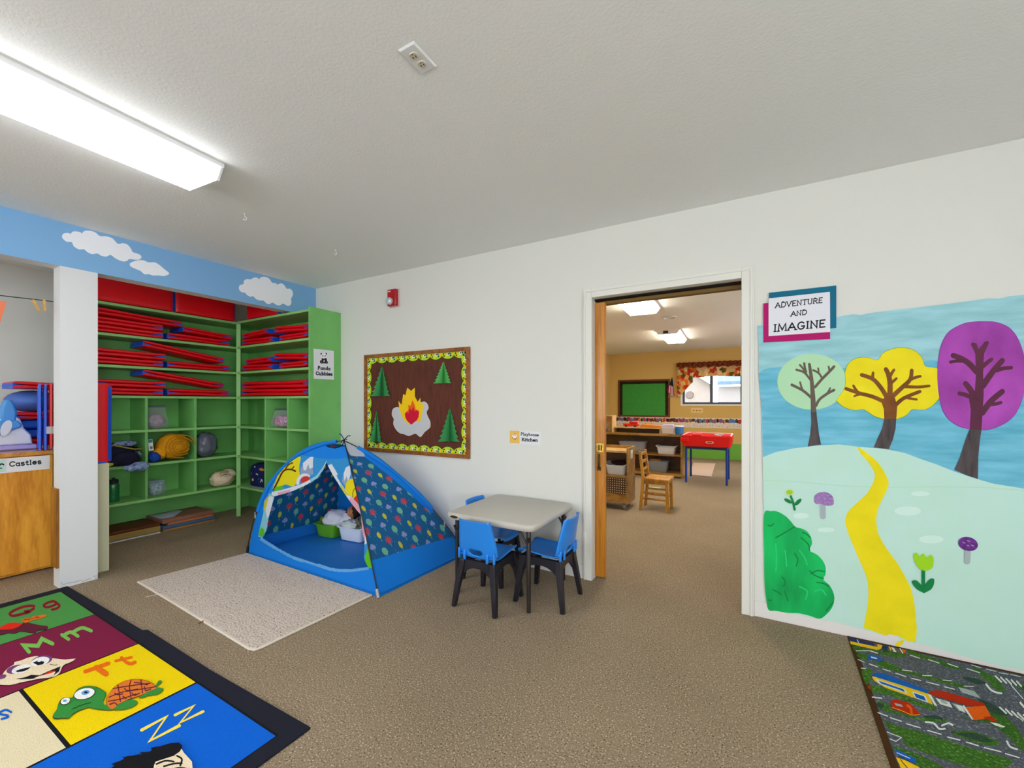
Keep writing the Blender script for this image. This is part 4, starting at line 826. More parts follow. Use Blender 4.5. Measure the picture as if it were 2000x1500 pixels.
def strokepoly(pts, w_):
    pts = smooth_open(pts, 3); L_, R_ = [], []
    for i, p in enumerate(pts):
        a_, b_ = pts[max(i-1, 0)], pts[min(i+1, len(pts)-1)]; l = math.hypot(b_[0]-a_[0], b_[1]-a_[1]) or 1
        L_.append((p[0]-(b_[1]-a_[1])/l*w_/2, p[1]+(b_[0]-a_[0])/l*w_/2)); R_.append((p[0]+(b_[1]-a_[1])/l*w_/2, p[1]-(b_[0]-a_[0])/l*w_/2))
    return L_+R_[::-1]
TF = lambda n, c, **k: M('tent_'+n, c, .6, transl=.3, **k)
t_blue = TF('bright_blue', (18, 134, 232)); t_navy = TF('navy_print', (24, 100, 152)); t_sky = TF('sky_print', (52, 150, 214)); t_tub = M('tent_floor_blue', (24, 116, 200), .5, bump=.25, bs=9); t_mesh = TF('mesh_grey', (196, 202, 212)); t_rim = TF('rim_light', (110, 176, 232))
t_y = TF('yellow', (240, 222, 20)); t_br = TF('brown', (84, 48, 24)); t_pk = TF('peak_grey', (150, 168, 200)); t_wh = TF('white', (228, 232, 240)); t_pi = TF('pink', (232, 168, 184)); t_aq = TF('aqua', (142, 204, 222)); t_gr = TF('lime', (98, 196, 28)); t_rd = TF('red', (214, 52, 44)); t_mi = TF('mint', (120, 190, 160)); t_ly = TF('leaf_yellow', (212, 204, 60)); t_lv = TF('lavender', (150, 160, 214)); t_co = TF('coral', (214, 72, 84)); t_tr = TF('trunk_teal', (96, 170, 190))
def raster(name, f, ns, nt, t0, t1, classify):
    b = MB(); grid = [[f(i/ns, t0+(t1-t0)*j/nt) for i in range(ns+1)] for j in range(nt+1)]
    idx = {}; 
    for j in range(nt):
        for i in range(ns):
            m_ = classify((i+.5)/ns, t0+(t1-t0)*(j+.5)/nt)
            if m_ is None: continue
            b.use(m_); q = []
            for ii, jj in ((i, j), (i+1, j), (i+1, j+1), (i, j+1)):
                k = (ii, jj)
                if k not in idx: idx[k] = len(b.v); b.v.append(tuple(grid[jj][ii]))
                q.append(idx[k])
            b.f.append(tuple(q)); b.mi.append(b.cur)
    return b.build(name, None, tent, world=True, smooth=True)
def boxed(layers): return [(m_, p, (min(x for x, _ in p), max(x for x, _ in p), min(y for _, y in p), max(y for _, y in p))) for m_, p in layers]
def pick(layers, s, t, default):
    r_ = default
    for m_, p, bb in layers:
        if bb[0] <= s <= bb[1] and bb[2] <= t <= bb[3] and inside((s, t), p): r_ = m_
    return r_
ff = face(PA, PB, .05); HOLE = 'hole'
FL = [(t_sky, [(290, 545), (320, 460), (380, 360), (450, 285), (560, 215), (680, 235), (790, 250), (960, 235), (1000, 350), (1050, 520), (1085, 700), (1120, 860), (1150, 980), (1195, 1190), (1140, 1190), (200, 915), (240, 700)]),
      (t_aq, [(290, 545), (335, 560), (310, 700), (262, 870), (225, 930), (195, 915), (235, 740)]), (t_wh, [(285, 570), (330, 575), (300, 720), (270, 760), (258, 690)]), (t_ly, [(248, 610), (290, 560), (268, 660), (240, 705)]), (t_gr, [(205, 870), (225, 835), (250, 860), (248, 900), (225, 918), (200, 910)]),
      (t_y, smooth_closed([(320, 505), (350, 430), (370, 370), (440, 300), (500, 255), (560, 228), (550, 300), (548, 350), (556, 400), (525, 450), (500, 485), (430, 470), (400, 480), (350, 495)])),
      (t_br, strokepoly([(325, 520), (365, 440), (415, 350), (480, 340), (520, 358)], 15)), (t_br, strokepoly([(465, 345), (490, 330), (505, 312)], 9)), (t_br, strokepoly([(425, 345), (455, 300), (495, 280)], 11)),
      (t_pk, [(560, 330), (580, 300), (640, 232), (668, 232), (672, 380), (620, 390), (560, 380)]), (t_wh, [(580, 285), (620, 250), (645, 232), (672, 232), (668, 320), (640, 335), (628, 292), (608, 345), (588, 348)]),
      (t_wh, strokepoly([(535, 470), (545, 420), (590, 385), (640, 400)], 26)), (t_rd, smooth_closed([(560, 430), (585, 400), (625, 400), (640, 420), (610, 445), (575, 455)])), (t_gr, [(330, 515), (345, 490), (400, 478), (420, 500), (340, 528)]),
      (t_pk, [(915, 440), (930, 385), (950, 330), (985, 308), (992, 380), (975, 430), (945, 480)]), (t_wh, [(930, 375), (950, 322), (985, 303), (992, 380), (968, 440), (956, 395), (938, 440)]), (t_pk, [(800, 310), (830, 288), (872, 370), (885, 440), (840, 390)]), (t_wh, strokepoly([(812, 300), (840, 340), (868, 390)], 30)),
      (t_y, smooth_closed([(945, 500), (962, 440), (1000, 418), (1040, 430), (1058, 540), (1020, 590), (985, 562), (955, 540)])), (t_br, strokepoly([(1010, 580), (1012, 530), (1030, 500)], 6)), (t_rd, [(1020, 585), (1055, 545), (1064, 600), (1048, 645), (1018, 605)]),
      (t_wh, [(1080, 735), (1105, 760), (1140, 880), (1150, 960), (1110, 990), (1092, 860)]), (t_pi, [(1085, 740), (1105, 780), (1125, 870), (1108, 960), (1092, 850)]), (t_gr, [(1112, 1090), (1140, 1020), (1170, 1090), (1195, 1190), (1150, 1190), (1118, 1140)]),
      (t_wh, [(310, 535), (420, 510), (560, 468), (640, 428), (700, 392), (760, 310), (785, 262), (775, 330), (705, 415), (610, 472), (500, 522), (420, 548), (335, 570), (312, 562)]), (t_pi, [(360, 540), (440, 520), (470, 510), (470, 528), (420, 546), (370, 560)]), (t_aq, [(640, 430), (700, 395), (760, 315), (770, 330), (705, 415), (650, 450)]),
      (t_wh, [(795, 300), (820, 300), (872, 400), (920, 480), (980, 560), (1050, 630), (1088, 690), (1088, 735), (1030, 672), (950, 562), (880, 452), (815, 350)]), (t_pi, [(985, 575), (1050, 632), (1088, 692), (1088, 735), (1040, 685), (980, 605)]), (t_ly, [(900, 460), (950, 525), (985, 565), (950, 560), (905, 495)]),
      (t_rim, strokepoly([(215, 935), (300, 990), (400, 1045), (500, 1098), (700, 1160), (850, 1205), (1000, 1208), (1145, 1188)], 26)),
      (HOLE, [(335, 570), (420, 548), (500, 522), (610, 472), (705, 415), (755, 345), (785, 275), (815, 345), (880, 452), (950, 562), (1030, 672), (1082, 735), (1090, 850), (1112, 960), (1105, 1100), (1140, 1180), (1000, 1198), (850, 1192), (700, 1150), (500, 1088), (380, 1025), (235, 930), (265, 870), (300, 700), (330, 600)]),
      (HOLE, [(755, 122), (800, 150), (860, 160), (910, 142), (948, 105), (948, 20), (740, 20)])]
FL = boxed([(m_, TK(ff, p)) for m_, p in FL])
raster('front_panel', ff, 300, 260, .0, .985, lambda s, t: (lambda r_: None if r_ == HOLE else r_)(pick(FL, s, t, t_blue)))
fr = face(PB, PC, .04)
RL = boxed([(m_, TK(fr, p)) for m_, p in ((t_blue, [(1085, 165), (1120, 175), (1400, 385), (1560, 545), (1720, 690), (1690, 720), (1500, 545), (1350, 415), (1130, 245), (1085, 205)]), (t_mesh, [(930, 110), (965, 175), (990, 218), (1115, 228), (1088, 175), (940, 90)]))])
KIN = [t_mi, t_co, t_ly, t_lv]
def trees(wid, hgt):
    """rows of little printed trees in metres on the panel"""
    L_ = []
    for r_ in range(int(hgt/.055)+2):
        for c_ in range(int(wid/.145)+3):
            x = (c_-.6)*.145+(.0725 if r_ % 2 else 0)+(.02 if r_ % 4 > 1 else 0); y = r_*.055
            L_.append((x, y, KIN[(r_+2*(c_ % 2)) % 4]))
    return L_
def treeclass(L_, x, y, bg):
    for tx, ty, m_ in L_:
        dx, dy = x-tx, y-ty
        if abs(dx) > .05 or abs(dy) > .05: continue
        if m_ is t_co:
            rr_ = math.hypot(dx, dy-.006); an = math.atan2(dy-.006, dx)
            if rr_ < .021+.009*math.cos(an*9): return m_
        elif m_ is t_ly:
            if (dx/.0145)**2+((dy-.004)/.023)**2 < 1: return m_
        elif m_ is t_mi:
            if (dx/.022)**2+((dy-.004)/.026)**2 < 1: return m_
        else:
            if min(math.hypot(dx-a_, dy-b_) for a_, b_ in ((0, .012), (-.011, 0), (.011, 0))) < .0125: return m_
        if abs(dx) < .0028 and -.042 < dy < 0: return t_tr
    k = (int(x/.03)*7+int(y/.027)*13) % 11
    if k == 0 and ((x % .03)-.015)**2+((y % .027)-.013)**2 < .004**2: return t_sky
    return bg
LT = trees(1.0, 1.3); LT2 = trees(1.0, 1.3)
def cls_r(s, t):
    r_ = pick(RL, s, t, None)
    if r_ is not None: return r_
    if t < .165-.05*s: return t_blue
    wid = (PC(t)-PB(t)).length
    return treeclass(LT, (s-.5)*wid+.45, t*1.24, t_navy)
raster('side_panel', fr, 200, 270, 0, .985, cls_r)
fl_ = face(PD, PA, .04)
raster('side_panel', fl_, 130, 170, .07, .90, lambda s, t: treeclass(LT2, (s-.5)*(PA(t)-PD(t)).length+.45, t*1.24, t_navy) if s < .97 else t_blue)
raster('back_panel', face(PC, PD, .04), 24, 24, .0, .90, lambda s, t: t_blue)
# tub floor with a low wall
b = MB(); nf = 40; fl = []
for i in range(nf+1):
    for j in range(nf+1):
        u_, v_ = i/nf, j/nf; p = (FA*(1-u_)+FB*u_)*(1-v_)+(FD*(1-u_)+FC*u_)*v_
        e_ = min(u_, 1-u_, v_, 1-v_); p = p+Vector((0, 0, .016+.005*mnoise.noise(Vector((u_*6, v_*5, 0)))*(1 if e_ > .05 else 0)+.004)); fl.append(p)
b.add(fl, [(i*(nf+1)+j, (i+1)*(nf+1)+j, (i+1)*(nf+1)+j+1, i*(nf+1)+j+1) for i in range(nf) for j in range(nf)]); b.build('tub_floor', t_tub, tent, world=True, smooth=True)
b = MB(); b.add([FD+Vector((.015, -.015, .015)), FA+Vector((.015, .0, .015)), PA(.08)+Vector((.02, .02, 0)), PD(.08)+Vector((.02, -.015, 0))], [(0, 1, 2, 3)])
b.add([FC+Vector((-.015, -.012, .015)), FD+Vector((.015, -.012, .015)), PD(.08)+Vector((.02, -.012, 0)), PC(.08)+Vector((-.02, -.012, 0))], [(0, 1, 2, 3)]); b.build('tub_wall', t_tub, tent, world=True)
m_pole = M('pole_black', (22, 22, 28), .4); m_tip = M('pole_tip_grey', (170, 176, 184), .35, metal=.5)
for P, o in ((PA, Vector((-.012, -.006, 0))), (PB, Vector((.006, -.008, 0))), (PC, Vector((.01, -.002, 0))), (PD, Vector((-.008, -.004, 0)))):
    b = MB(); b.tube([P(i/30)+o*(1-i/30)+Vector((0, 0, .006)) for i in range(31)], .0045, 8); p_ = b.build('pole', m_pole, tent, world=True, smooth=True)
    b = MB(); b.tube([P(0)+o+Vector((0, 0, .001)), P(.035)+o+Vector((0, 0, .004))], .011, 8); q_ = b.build('foot_clip', m_tip if P is PB else m_pole, tent, world=True); 
    b = MB(); c_ = P(.2)+o; b.tube([c_+Vector((0, 0, -.025)), c_+Vector((0, 0, .025))], .0065, 8)
    if P in (PA, PC): b.build('pole_ferrule', m_tip, tent, world=True)
b = MB(); q_ = TOP+Vector((0, 0, .012))
for d_ in ((.05, .02, .035), (-.045, -.01, .05), (.055, -.02, .005), (-.03, .03, -.01), (.02, -.045, -.02)): b.tube([q_, q_+Vector(d_)*.6+Vector((0, 0, .012)), q_+Vector(d_)], .004, 6)
b.build('top_tie', M('tie_navy', (22, 48, 92), .7), tent, world=True, smooth=True)
for P, du in ((PA, .52), (PC, .5)):
    b = MB(); us = [du*.42+(.955-du*.42)*i/20 for i in range(21)] if P is PA else [.3+.6*i/20 for i in range(21)]
    b.tube([P(u)+Vector((0, 0, .006)) for u in us], [.016+.004*math.sin(i*.5) for i in range(21)], 10); b.build('pole_sleeve', t_blue, tent, world=True, smooth=True)

# bins inside the tent
def tub(name, label, cat, loc, rz, lx, ly, lz, mat, lip=.012, taper=.84, wave=0, group=None, th=.004):
    t = thing(name, label, cat, loc, rz, group); b = MB(); n = 32
    def ring(k, z, off=0):
        out = []
        for i in range(n):
            a_ = 2*math.pi*i/n; c_, s_ = math.cos(a_), math.sin(a_); e_ = .28
            x = (lx/2*k+off)*math.copysign(abs(c_)**e_, c_); y = (ly/2*k+off)*math.copysign(abs(s_)**e_, s_)
            out.append((x, y, z+(wave*math.cos(2*a_) if z > lz*.8 else 0)))
        return out
    R_ = [ring(taper*.97, .0), ring(taper, .006), ring(.97, lz-.012), ring(.985, lz-.01, lip), ring(1, lz-.004, lip), ring(1, lz, lip-.003), ring(.965, lz-.002, 0), ring(taper-.02, .012)]
    b.rings(R_); b.build('tub', mat, t, smooth=True, bevel=0); return t
m_grn = M('green_plastic', (96, 168, 26), .35); m_wpl = M('white_plastic', (224, 230, 240), .35); m_gpl = M('grey_plastic', (132, 140, 152), .4)
tub('storage_bin', 'small lime green bin on the tent floor holding a white towel', 'bin', (-3.43, 2.60, .026), math.radians(4), .25, .24, .12, m_grn)
tub('storage_bin', 'white bin in the tent with dark patterned cloth and dolls inside', 'bin', (-3.13, 2.63, .026), math.radians(5), .30, .22, .13, m_wpl, wave=.007)
def cloth_blob(name, label, cat, parts, loc=None, parent=None, group=None):
    pass
m_towel = M('white_towel', (222, 222, 234), .9, bump=.5, bs=120); m_skin = M('doll_skin', (186, 118, 78), .5); m_hair = M('doll_hair', (48, 32, 22), .7, bump=.6, bs=200); m_camo = M('camo_cloth', (66, 58, 44), .9, var=.5, vs=45, c2=(150, 146, 130))
b = MB(); b.blob((-3.39, 2.62, .175), (.135, .11, .085), .16, 3, 2.2, 4, flat=.10, rz=.4); tag(b.build('folded_towel', m_towel, None, smooth=True), 'white towel draped over the green bin inside the tent', 'towel')
d_ = thing('baby_doll', 'brown-haired baby doll lying back wrapped in white inside the tent', 'doll', (-3.235, 2.66, .2))
b = MB(); b.blob((-3.235, 2.66, .245), (.055, .05, .058), .03, 1, 2, 3); b.build('head', m_skin, d_, world=True, smooth=True)
b = MB(); b.blob((-3.212, 2.675, .252), (.056, .052, .062), .12, 2, 5, 3); b.build('hair', m_hair, d_, world=True, smooth=True)
b = MB()
for dx in (-.042, -.012): b.blob((-3.258+dx*.2, 2.622+dx*.15, .252+dx*.1), (.009, .006, .007), 0, 0, 1, 2)
b.build('eye', m_hair, d_, world=True, smooth=True)
b = MB(); b.blob((-3.262, 2.623, .228), (.012, .007, .006), 0, 0, 1, 2); b.build('mouth', M('doll_lip', (150, 70, 60), .5), d_, world=True, smooth=True)
b = MB(); b.blob((-3.29, 2.64, .195), (.075, .05, .05), .15, 5, 2.5, 3); b.build('swaddle', m_towel, d_, world=True, smooth=True)
b = MB(); b.blob((-3.18, 2.60, .145), (.10, .07, .05), .2, 8, 2.5, 4, flat=.09); tag(b.build('crumpled_cloth', M('cream_cloth', (206, 214, 212), .9, bump=.4, bs=80), None, smooth=True), 'pale crumpled cloth spilling at the front of the white bin', 'cloth')
b = MB(); b.blob((-3.08, 2.66, .165), (.085, .08, .06), .25, 11, 3, 4, flat=.09); tag(b.build('camouflage_cloth', m_camo, None, smooth=True), 'dark camouflage cloth heaped in the back of the white bin', 'cloth')

# ================================================================== TABLE AND CHAIRS
TZ = .545; tc_ = (-1.43, 2.508); trz = 0
tb_ = thing('folding_table', 'square grey-beige plastic folding table with dark metal legs by the doorway', 'table', (tc_[0], tc_[1], 0), trz)
m_top = M('table_plastic', (190, 185, 176), .45, bump=.15, bs=300); m_leg = M('dark_bronze_metal', (58, 52, 50), .4, metal=.5)
b = MB()
def rsq(h_, rad, z, n=8):
    out = []
    for cx, cy, a0 in ((h_-rad, h_-rad, 0), (-h_+rad, h_-rad, 90), (-h_+rad, -h_+rad, 180), (h_-rad, -h_+rad, 270)):
        out += [(cx+rad*math.cos(math.radians(a0+90*i/n)), cy+rad*math.sin(math.radians(a0+90*i/n)), z) for i in range(n+1)]
    return out
S = .328
b.rings([rsq(S-.03, .03, TZ-.038), rsq(S-.008, .05, TZ-.042), rsq(S, .055, TZ-.03), rsq(S, .055, TZ-.014), rsq(S-.005, .052, TZ-.005), rsq(S-.016, .045, TZ)])
b.build('tabletop', m_top, tb_, smooth=True)
b = MB(); b.rings([[(S*.0-S*.76+.032*math.cos(q), -S-.0012, TZ-.022+.009*math.sin(q)) for q in [i*math.pi/8 for i in range(16)]], [(-S*.76+.03*math.cos(q), -S-.0035, TZ-.022+.007*math.sin(q)) for q in [i*math.pi/8 for i in range(16)]]]); b.build('maker_badge', M('badge_dark', (52, 48, 40), .35, metal=.4), tb_)
b = MB(); b.box(-.006, .006, -S+.014, -S+.03, TZ-.052, TZ-.04).build('latch_tab', m_leg, tb_)
for sx, sy in ((1, -1), (-1, -1), (1, 1), (-1, 1)):
    lx, ly = sx*.268, sy*.268
    b = MB(); b.tube([(lx, ly, .002), (lx, ly, .12), (lx, ly, TZ-.05), (lx*.985, ly*.985, TZ-.04)], .0135, 12); b.build('leg', m_leg, tb_, smooth=True)
    b = MB(); b.tube([(lx, ly, TZ-.15), (lx-sx*.05, ly, TZ-.075), (lx-sx*.10, ly, TZ-.042)], .007, 8); b.tube([(lx+sx*.0, ly+sy*.012, TZ-.12), (lx+sx*.012, ly+sy*.016, TZ-.09)], .009, 8); b.build('leg_brace', m_leg, tb_, smooth=True)
for s_ in (-1, 1):
    b = MB(); b.tube([(-.268, s_*.268, TZ-.05), (.268, s_*.268, TZ-.05)], .009, 8); b.build('under_rail', m_leg, tb_, smooth=True)

m_shell = M('chair_blue_plastic', (34, 132, 226), .32); m_cleg = M('chair_black_plastic', (30, 29, 38), .4)
def make_kid_chair(label, loc, rz, group):
    """seat faces local -Y ... the back is at +Y"""
    t = thing('kid_chair', label, 'chair', loc, rz, group)
    prof = [(-.152, .296), (-.148, .312), (-.13, .320), (-.05, .313), (.05, .303), (.11, .303), (.138, .316), (.152, .343), (.162, .39), (.174, .45), (.187, .51), (.195, .545), (.198, .553)]
    wid = [.112, .120, .126, .130, .132, .134, .137, .140, .139, .130, .120, .114, .108]
    # resample finely
    P_ = []
    for i in range(len(prof)-1):
        for k in range(5):
            u = k/5; P_.append((prof[i][0]*(1-u)+prof[i+1][0]*u, prof[i][1]*(1-u)+prof[i+1][1]*u, wid[i]*(1-u)+wid[i+1]*u))
    P_.append((prof[-1][0], prof[-1][1], wid[-1])); nx = 28; b = MB(); V = []
    for y, z, w_ in P_:
        for i in range(nx+1):
            u = -1+2*i/nx; e_ = max(0, abs(u)-.86)/.14
            V.append((u*w_, y+(.0 if z < .33 else -.02*u*u-.012*e_), z+(.010*u*u+.006*e_ if z < .33 else 0)))
    fs = []
    for j in range(len(P_)-1):
        for i in range(nx):
            c_ = (P_[j][1]+P_[j+1][1])/2; x_ = (-1+2*(i+.5)/nx)*P_[j][2]
            if P_[j][0] > .14 and (x_/.054)**2+((c_-.352)/.020)**2 < 1: continue
            fs.append((j*(nx+1)+i, j*(nx+1)+i+1, (j+1)*(nx+1)+i+1, (j+1)*(nx+1)+i))
    b.add(V, fs); b.build('seat_shell', m_shell, t, smooth=True, solid=.009)
    # clip ribs of the back over the leg frame
    for s_ in (-1, 1):
        b = MB(); b.box(s_*.083-.009, s_*.083+.009, .146, .162, .298, .358); b.box(s_*.128-.007, s_*.128+.007, .138, .156, .298, .365); b.build('frame_socket', m_shell, t, bevel=.006)
    b = MB(); zt = .295; xs, yf, yr = .112, -.118, .132
    def arch(p, q, h0, h1, thick):
        p, q = Vector(p), Vector(q); n_ = 12; d_ = (q-p); nrm = Vector((-d_.y, d_.x, 0)).normalized()*thick/2
        for i in range(n_):
            u, v = i/n_, (i+1)/n_; a_, c_ = p+d_*u, p+d_*v
            ha = h0+(h1-h0)*abs(2*u-1)**2.5; hc = h0+(h1-h0)*abs(2*v-1)**2.5
            b.add([a_-nrm, a_+nrm, c_+nrm, c_-nrm, a_-nrm-Vector((0, 0, ha)), a_+nrm-Vector((0, 0, ha)), c_+nrm-Vector((0, 0, hc)), c_-nrm-Vector((0, 0, hc))], [(0, 1, 2, 3), (7, 6, 5, 4), (0, 3, 7, 4), (1, 5, 6, 2)])
    arch((-xs, yf, zt), (xs, yf, zt), .045, .11, .022); arch((-xs, yr, zt), (xs, yr, zt), .045, .11, .022); arch((-xs, yf, zt), (-xs, yr, zt), .045, .11, .022); arch((xs, yf, zt), (xs, yr, zt), .045, .11, .022)
    b.build('leg_frame', m_cleg, t)
    for sx, sy in ((-1, -1), (1, -1), (-1, 1), (1, 1)):
        x0, y0 = sx*xs, (yr if sy > 0 else yf); x1, y1 = sx*.150, (.172 if sy > 0 else -.152); b = MB()
        def sq(x, y, z, h_): return [(x-h_, y-h_, z), (x+h_, y-h_, z), (x+h_, y+h_, z), (x-h_, y+h_, z)]
        b.rings([sq(x1, y1, 0, .0115), sq(x1, y1, .004, .0135), sq(x0+(x1-x0)*.6, y0+(y1-y0)*.55, .13, .0165), sq(x0, y0, .265, .020), sq(x0, y0, zt, .019)])
        b.build('leg', m_cleg, t, bevel=.003)
    return t
ch1 = make_kid_chair('blue plastic child chair with its back to the room, left front of the table', (-1.455, 2.258, 0), math.radians(180-4), 'blue chairs around the small table')
ch1.rotation_euler = (0, 0, math.radians(180))
dup(ch1, (-1.150, 2.478, 0), math.radians(-90), 'blue plastic child chair at the doorway side of the table')
dup(ch1, (-1.63, 2.592, 0), math.radians(90), 'blue plastic child chair between the table and the wall, mostly hidden')
# ================================================================== CORNER CUBBIES
m_cub = M('cubby_green_paint', (116, 186, 102), .5, var=.03, vs=6); m_cub2 = M('cubby_green_edge', (140, 200, 120), .5)
cu = thing('corner_cubby_unit', 'green painted corner shelving with cubbies built into the closet', 'shelving', (-4.9, 2.2, 0))
XF, XBK, YFR = -5.02, -5.37, 2.53; Y_0 = 1.30; TH = .024
LV = [2.175, 1.897, 1.613, 1.335, 1.010, .685, .345]
for z in LV:
    MB().box(XBK, XF, Y_0, YR-.012, z-TH, z).build('shelf', m_cub2, cu, world=True, bevel=.002)
    MB().box(XF+.0005, XP-.026, YFR, YR-.012, z-TH, z).build('shelf', m_cub2, cu, world=True, bevel=.002)
MB().box(XBK-.018, XBK, Y_0, YR-.001, 0, 2.175).build('back_panel', m_cub, cu, world=True)
MB().box(XBK, XP-.026, YR-.012, YR-.001, 0, 2.175).build('back_panel', m_cub, cu, world=True)
MB().box(XP-.026, XP, YFR-.005, YR-.001, 0, 2.195).build('end_panel', m_cub, cu, world=True, bevel=.003)
MB().box(XBK, XF, Y_0-.026, Y_0, 0, 2.195).build('end_panel', m_cub, cu, world=True, bevel=.003)
for y in (1.742, 2.148):
    for z0, z1 in ((.345, .661), (.685, .986), (1.010, 1.311)): MB().box(XBK, XF+.001, y-.011, y+.011, z0, z1).build('divider', m_cub, cu, world=True, bevel=.002)
for x in (-4.433, -4.038):
    for z0, z1 in ((.345, .661), (.685, .986), (1.010, 1.311)): MB().box(x-.012, x+.012, YFR-.001, YR-.012, z0, z1).build('divider', m_cub, cu, world=True, bevel=.002)
b = MB(); b.prism([(XF-.052, YFR+.045, 0), (XF+.042, YFR-.006, 0), (XF+.062, YFR+.03, 0), (XF-.03, YFR+.085, 0)], (0, 0, 2.15)); b.build('corner_post', m_cub2, cu, world=True, bevel=.003)

# folded nap mats
m_mred = M('mat_red_vinyl', (226, 10, 28), .35, bump=.08, bs=14); m_mblu = M('mat_blue_vinyl', (18, 84, 214), .38, bump=.08, bs=14)
def make_mat(name, lx, ly, lz, folds=2, top='red'):
    """four-panel vinyl mat folded flat; length along x"""
    t = thing(name, 'x', 'nap mat', (0, 0, 0), 0, 'red and blue nap mats in the closet')
    k = folds; h_ = lz/k
    b = MB(); r2 = random.Random(int(lx*1000)+k)
    for i in range(k):
        z0 = i*h_; n, m_ = 14, 8; rows = []
        for side in (0, 1):
            for a_ in range(n+1):
                for c_ in range(m_+1):
                    u, v = .5-.5*math.cos(math.pi*a_/n), .5-.5*math.cos(math.pi*c_/m_); e_ = (1-abs(2*u-1)**10)*(1-abs(2*v-1)**8)
                    x = (u-.5)*lx*(1-.01*(i % 2)); y = (v-.5)*ly
                    zc = z0+h_/2+.0035; dz = h_*.49*(.45+.55*e_**.4)
                    rows.append((x, y, zc+(dz if side else -dz)+.003*math.sin(u*5+i)*(1 if k > 1 else 0)))
        o = (n+1)*(m_+1); fs = []
        for a_ in range(n):
            for c_ in range(m_):
                q = (a_*(m_+1)+c_, (a_+1)*(m_+1)+c_, (a_+1)*(m_+1)+c_+1, a_*(m_+1)+c_+1); fs.append(tuple(reversed(q))); fs.append(tuple(o+w_ for w_ in q))
        bd_ = [a_*(m_+1) for a_ in range(n+1)]+[n*(m_+1)+c_ for c_ in range(1, m_+1)]+[a_*(m_+1)+m_ for a_ in range(n-1, -1, -1)]+[c_ for c_ in range(m_-1, 0, -1)]
        for q in range(len(bd_)): a_, c_ = bd_[q], bd_[(q+1) % len(bd_)]; fs.append((a_, c_, o+c_, o+a_))
        b.add(rows, fs)
    b.build(top+'_cover', m_mred if top == 'red' else m_mblu, t, smooth=True)
    for s_ in (-1, 1):
        b = MB()
        for i in range(k-1):
            z = (i+1)*h_
            b.prism([(s_*(lx/2-.09), -ly/2+.006, z), (s_*(lx/2+.001), -ly/2+.006, z+h_*.34), (s_*(lx/2+.005), -ly/2+.006, z), (s_*(lx/2+.001), -ly/2+.006, z-h_*.34)], (0, ly-.012, 0))
        x_ = s_*(lx/2-.0045); b.box(x_-.0075, x_+.0075, -ly/2+.01, ly/2-.01, h_*.25, lz-h_*.25)
        b.build('blue_edge' if top == 'red' else 'red_edge', m_mblu if top == 'red' else m_mred, t)
    return t
mat0 = make_mat('nap_mat', .56, .30, .07); mat0['label'] = 'x'
matL = make_mat('nap_mat', .71, .30, .066)
matS = make_mat('nap_mat', .46, .30, .06)
first = {id(mat0): True, id(matL): True, id(matS): True}
GN = 'red and blue nap mats in the closet'
def put(src, c, rot, label):
    e_ = rot if isinstance(rot, tuple) else (0, 0, rot)
    if first.pop(id(src), None):
        src.location = c; src.rotation_euler = e_; src['label'] = label; src['group'] = GN; return src
    return dup(src, c, e_, label, GN)
R90 = math.radians(90); xm = -5.19
def lay(src, y, z, tilt, label, dx=0): put(src, (xm+dx, y, z), (0, -tilt, R90) if False else (0, 0, R90), label) if abs(tilt) < 1e-6 else put(src, (xm+dx, y, z), tuple((Matrix.Rotation(R90, 3, 'Z') @ Matrix.Rotation(-tilt, 3, 'Y')).to_euler()), label)
# second shelf from the top, long bank
S2, S3, S4 = 'second shelf from top', 'third shelf from top', 'shelf over the cubbies'
lay(mat0, 1.60, 1.898, 0, 'red nap mat, bottom of the left pile, long bank, '+S2)
lay(mat0, 1.60, 1.970, 0, 'red nap mat, middle of the left pile, long bank, '+S2)
lay(matL, 1.68, 2.046, -.03, 'red nap mat, top of the left pile, long bank, '+S2)
lay(mat0, 2.20, 1.898, 0, 'red nap mat, lower one beside the post, long bank, '+S2)
lay(matS, 2.275, 1.978, -.05, 'short red nap mat sloping towards the post, long bank, '+S2, .004)
# third shelf
lay(mat0, 1.60, 1.614, 0, 'red nap mat, bottom of the left pile, long bank, '+S3)
lay(mat0, 1.62, 1.687, 0, 'red nap mat, second in the left pile, long bank, '+S3)
lay(mat0, 2.20, 1.614, 0, 'red nap mat lying flat beside the post, long bank, '+S3)
lay(matL, 2.07, 1.750, -.145, 'red nap mat leaning down to the right, long bank, '+S3)
# shelf over the cubbies
lay(mat0, 1.60, 1.336, 0, 'red nap mat, bottom of the left pile, long bank, '+S4)
lay(mat0, 1.62, 1.409, 0, 'red nap mat, second in the left pile, long bank, '+S4)
lay(mat0, 2.20, 1.336, 0, 'red nap mat lying flat by the post, long bank, '+S4)
lay(matL, 2.07, 1.472, -.145, 'red nap mat sloping down to the right, long bank, '+S4)
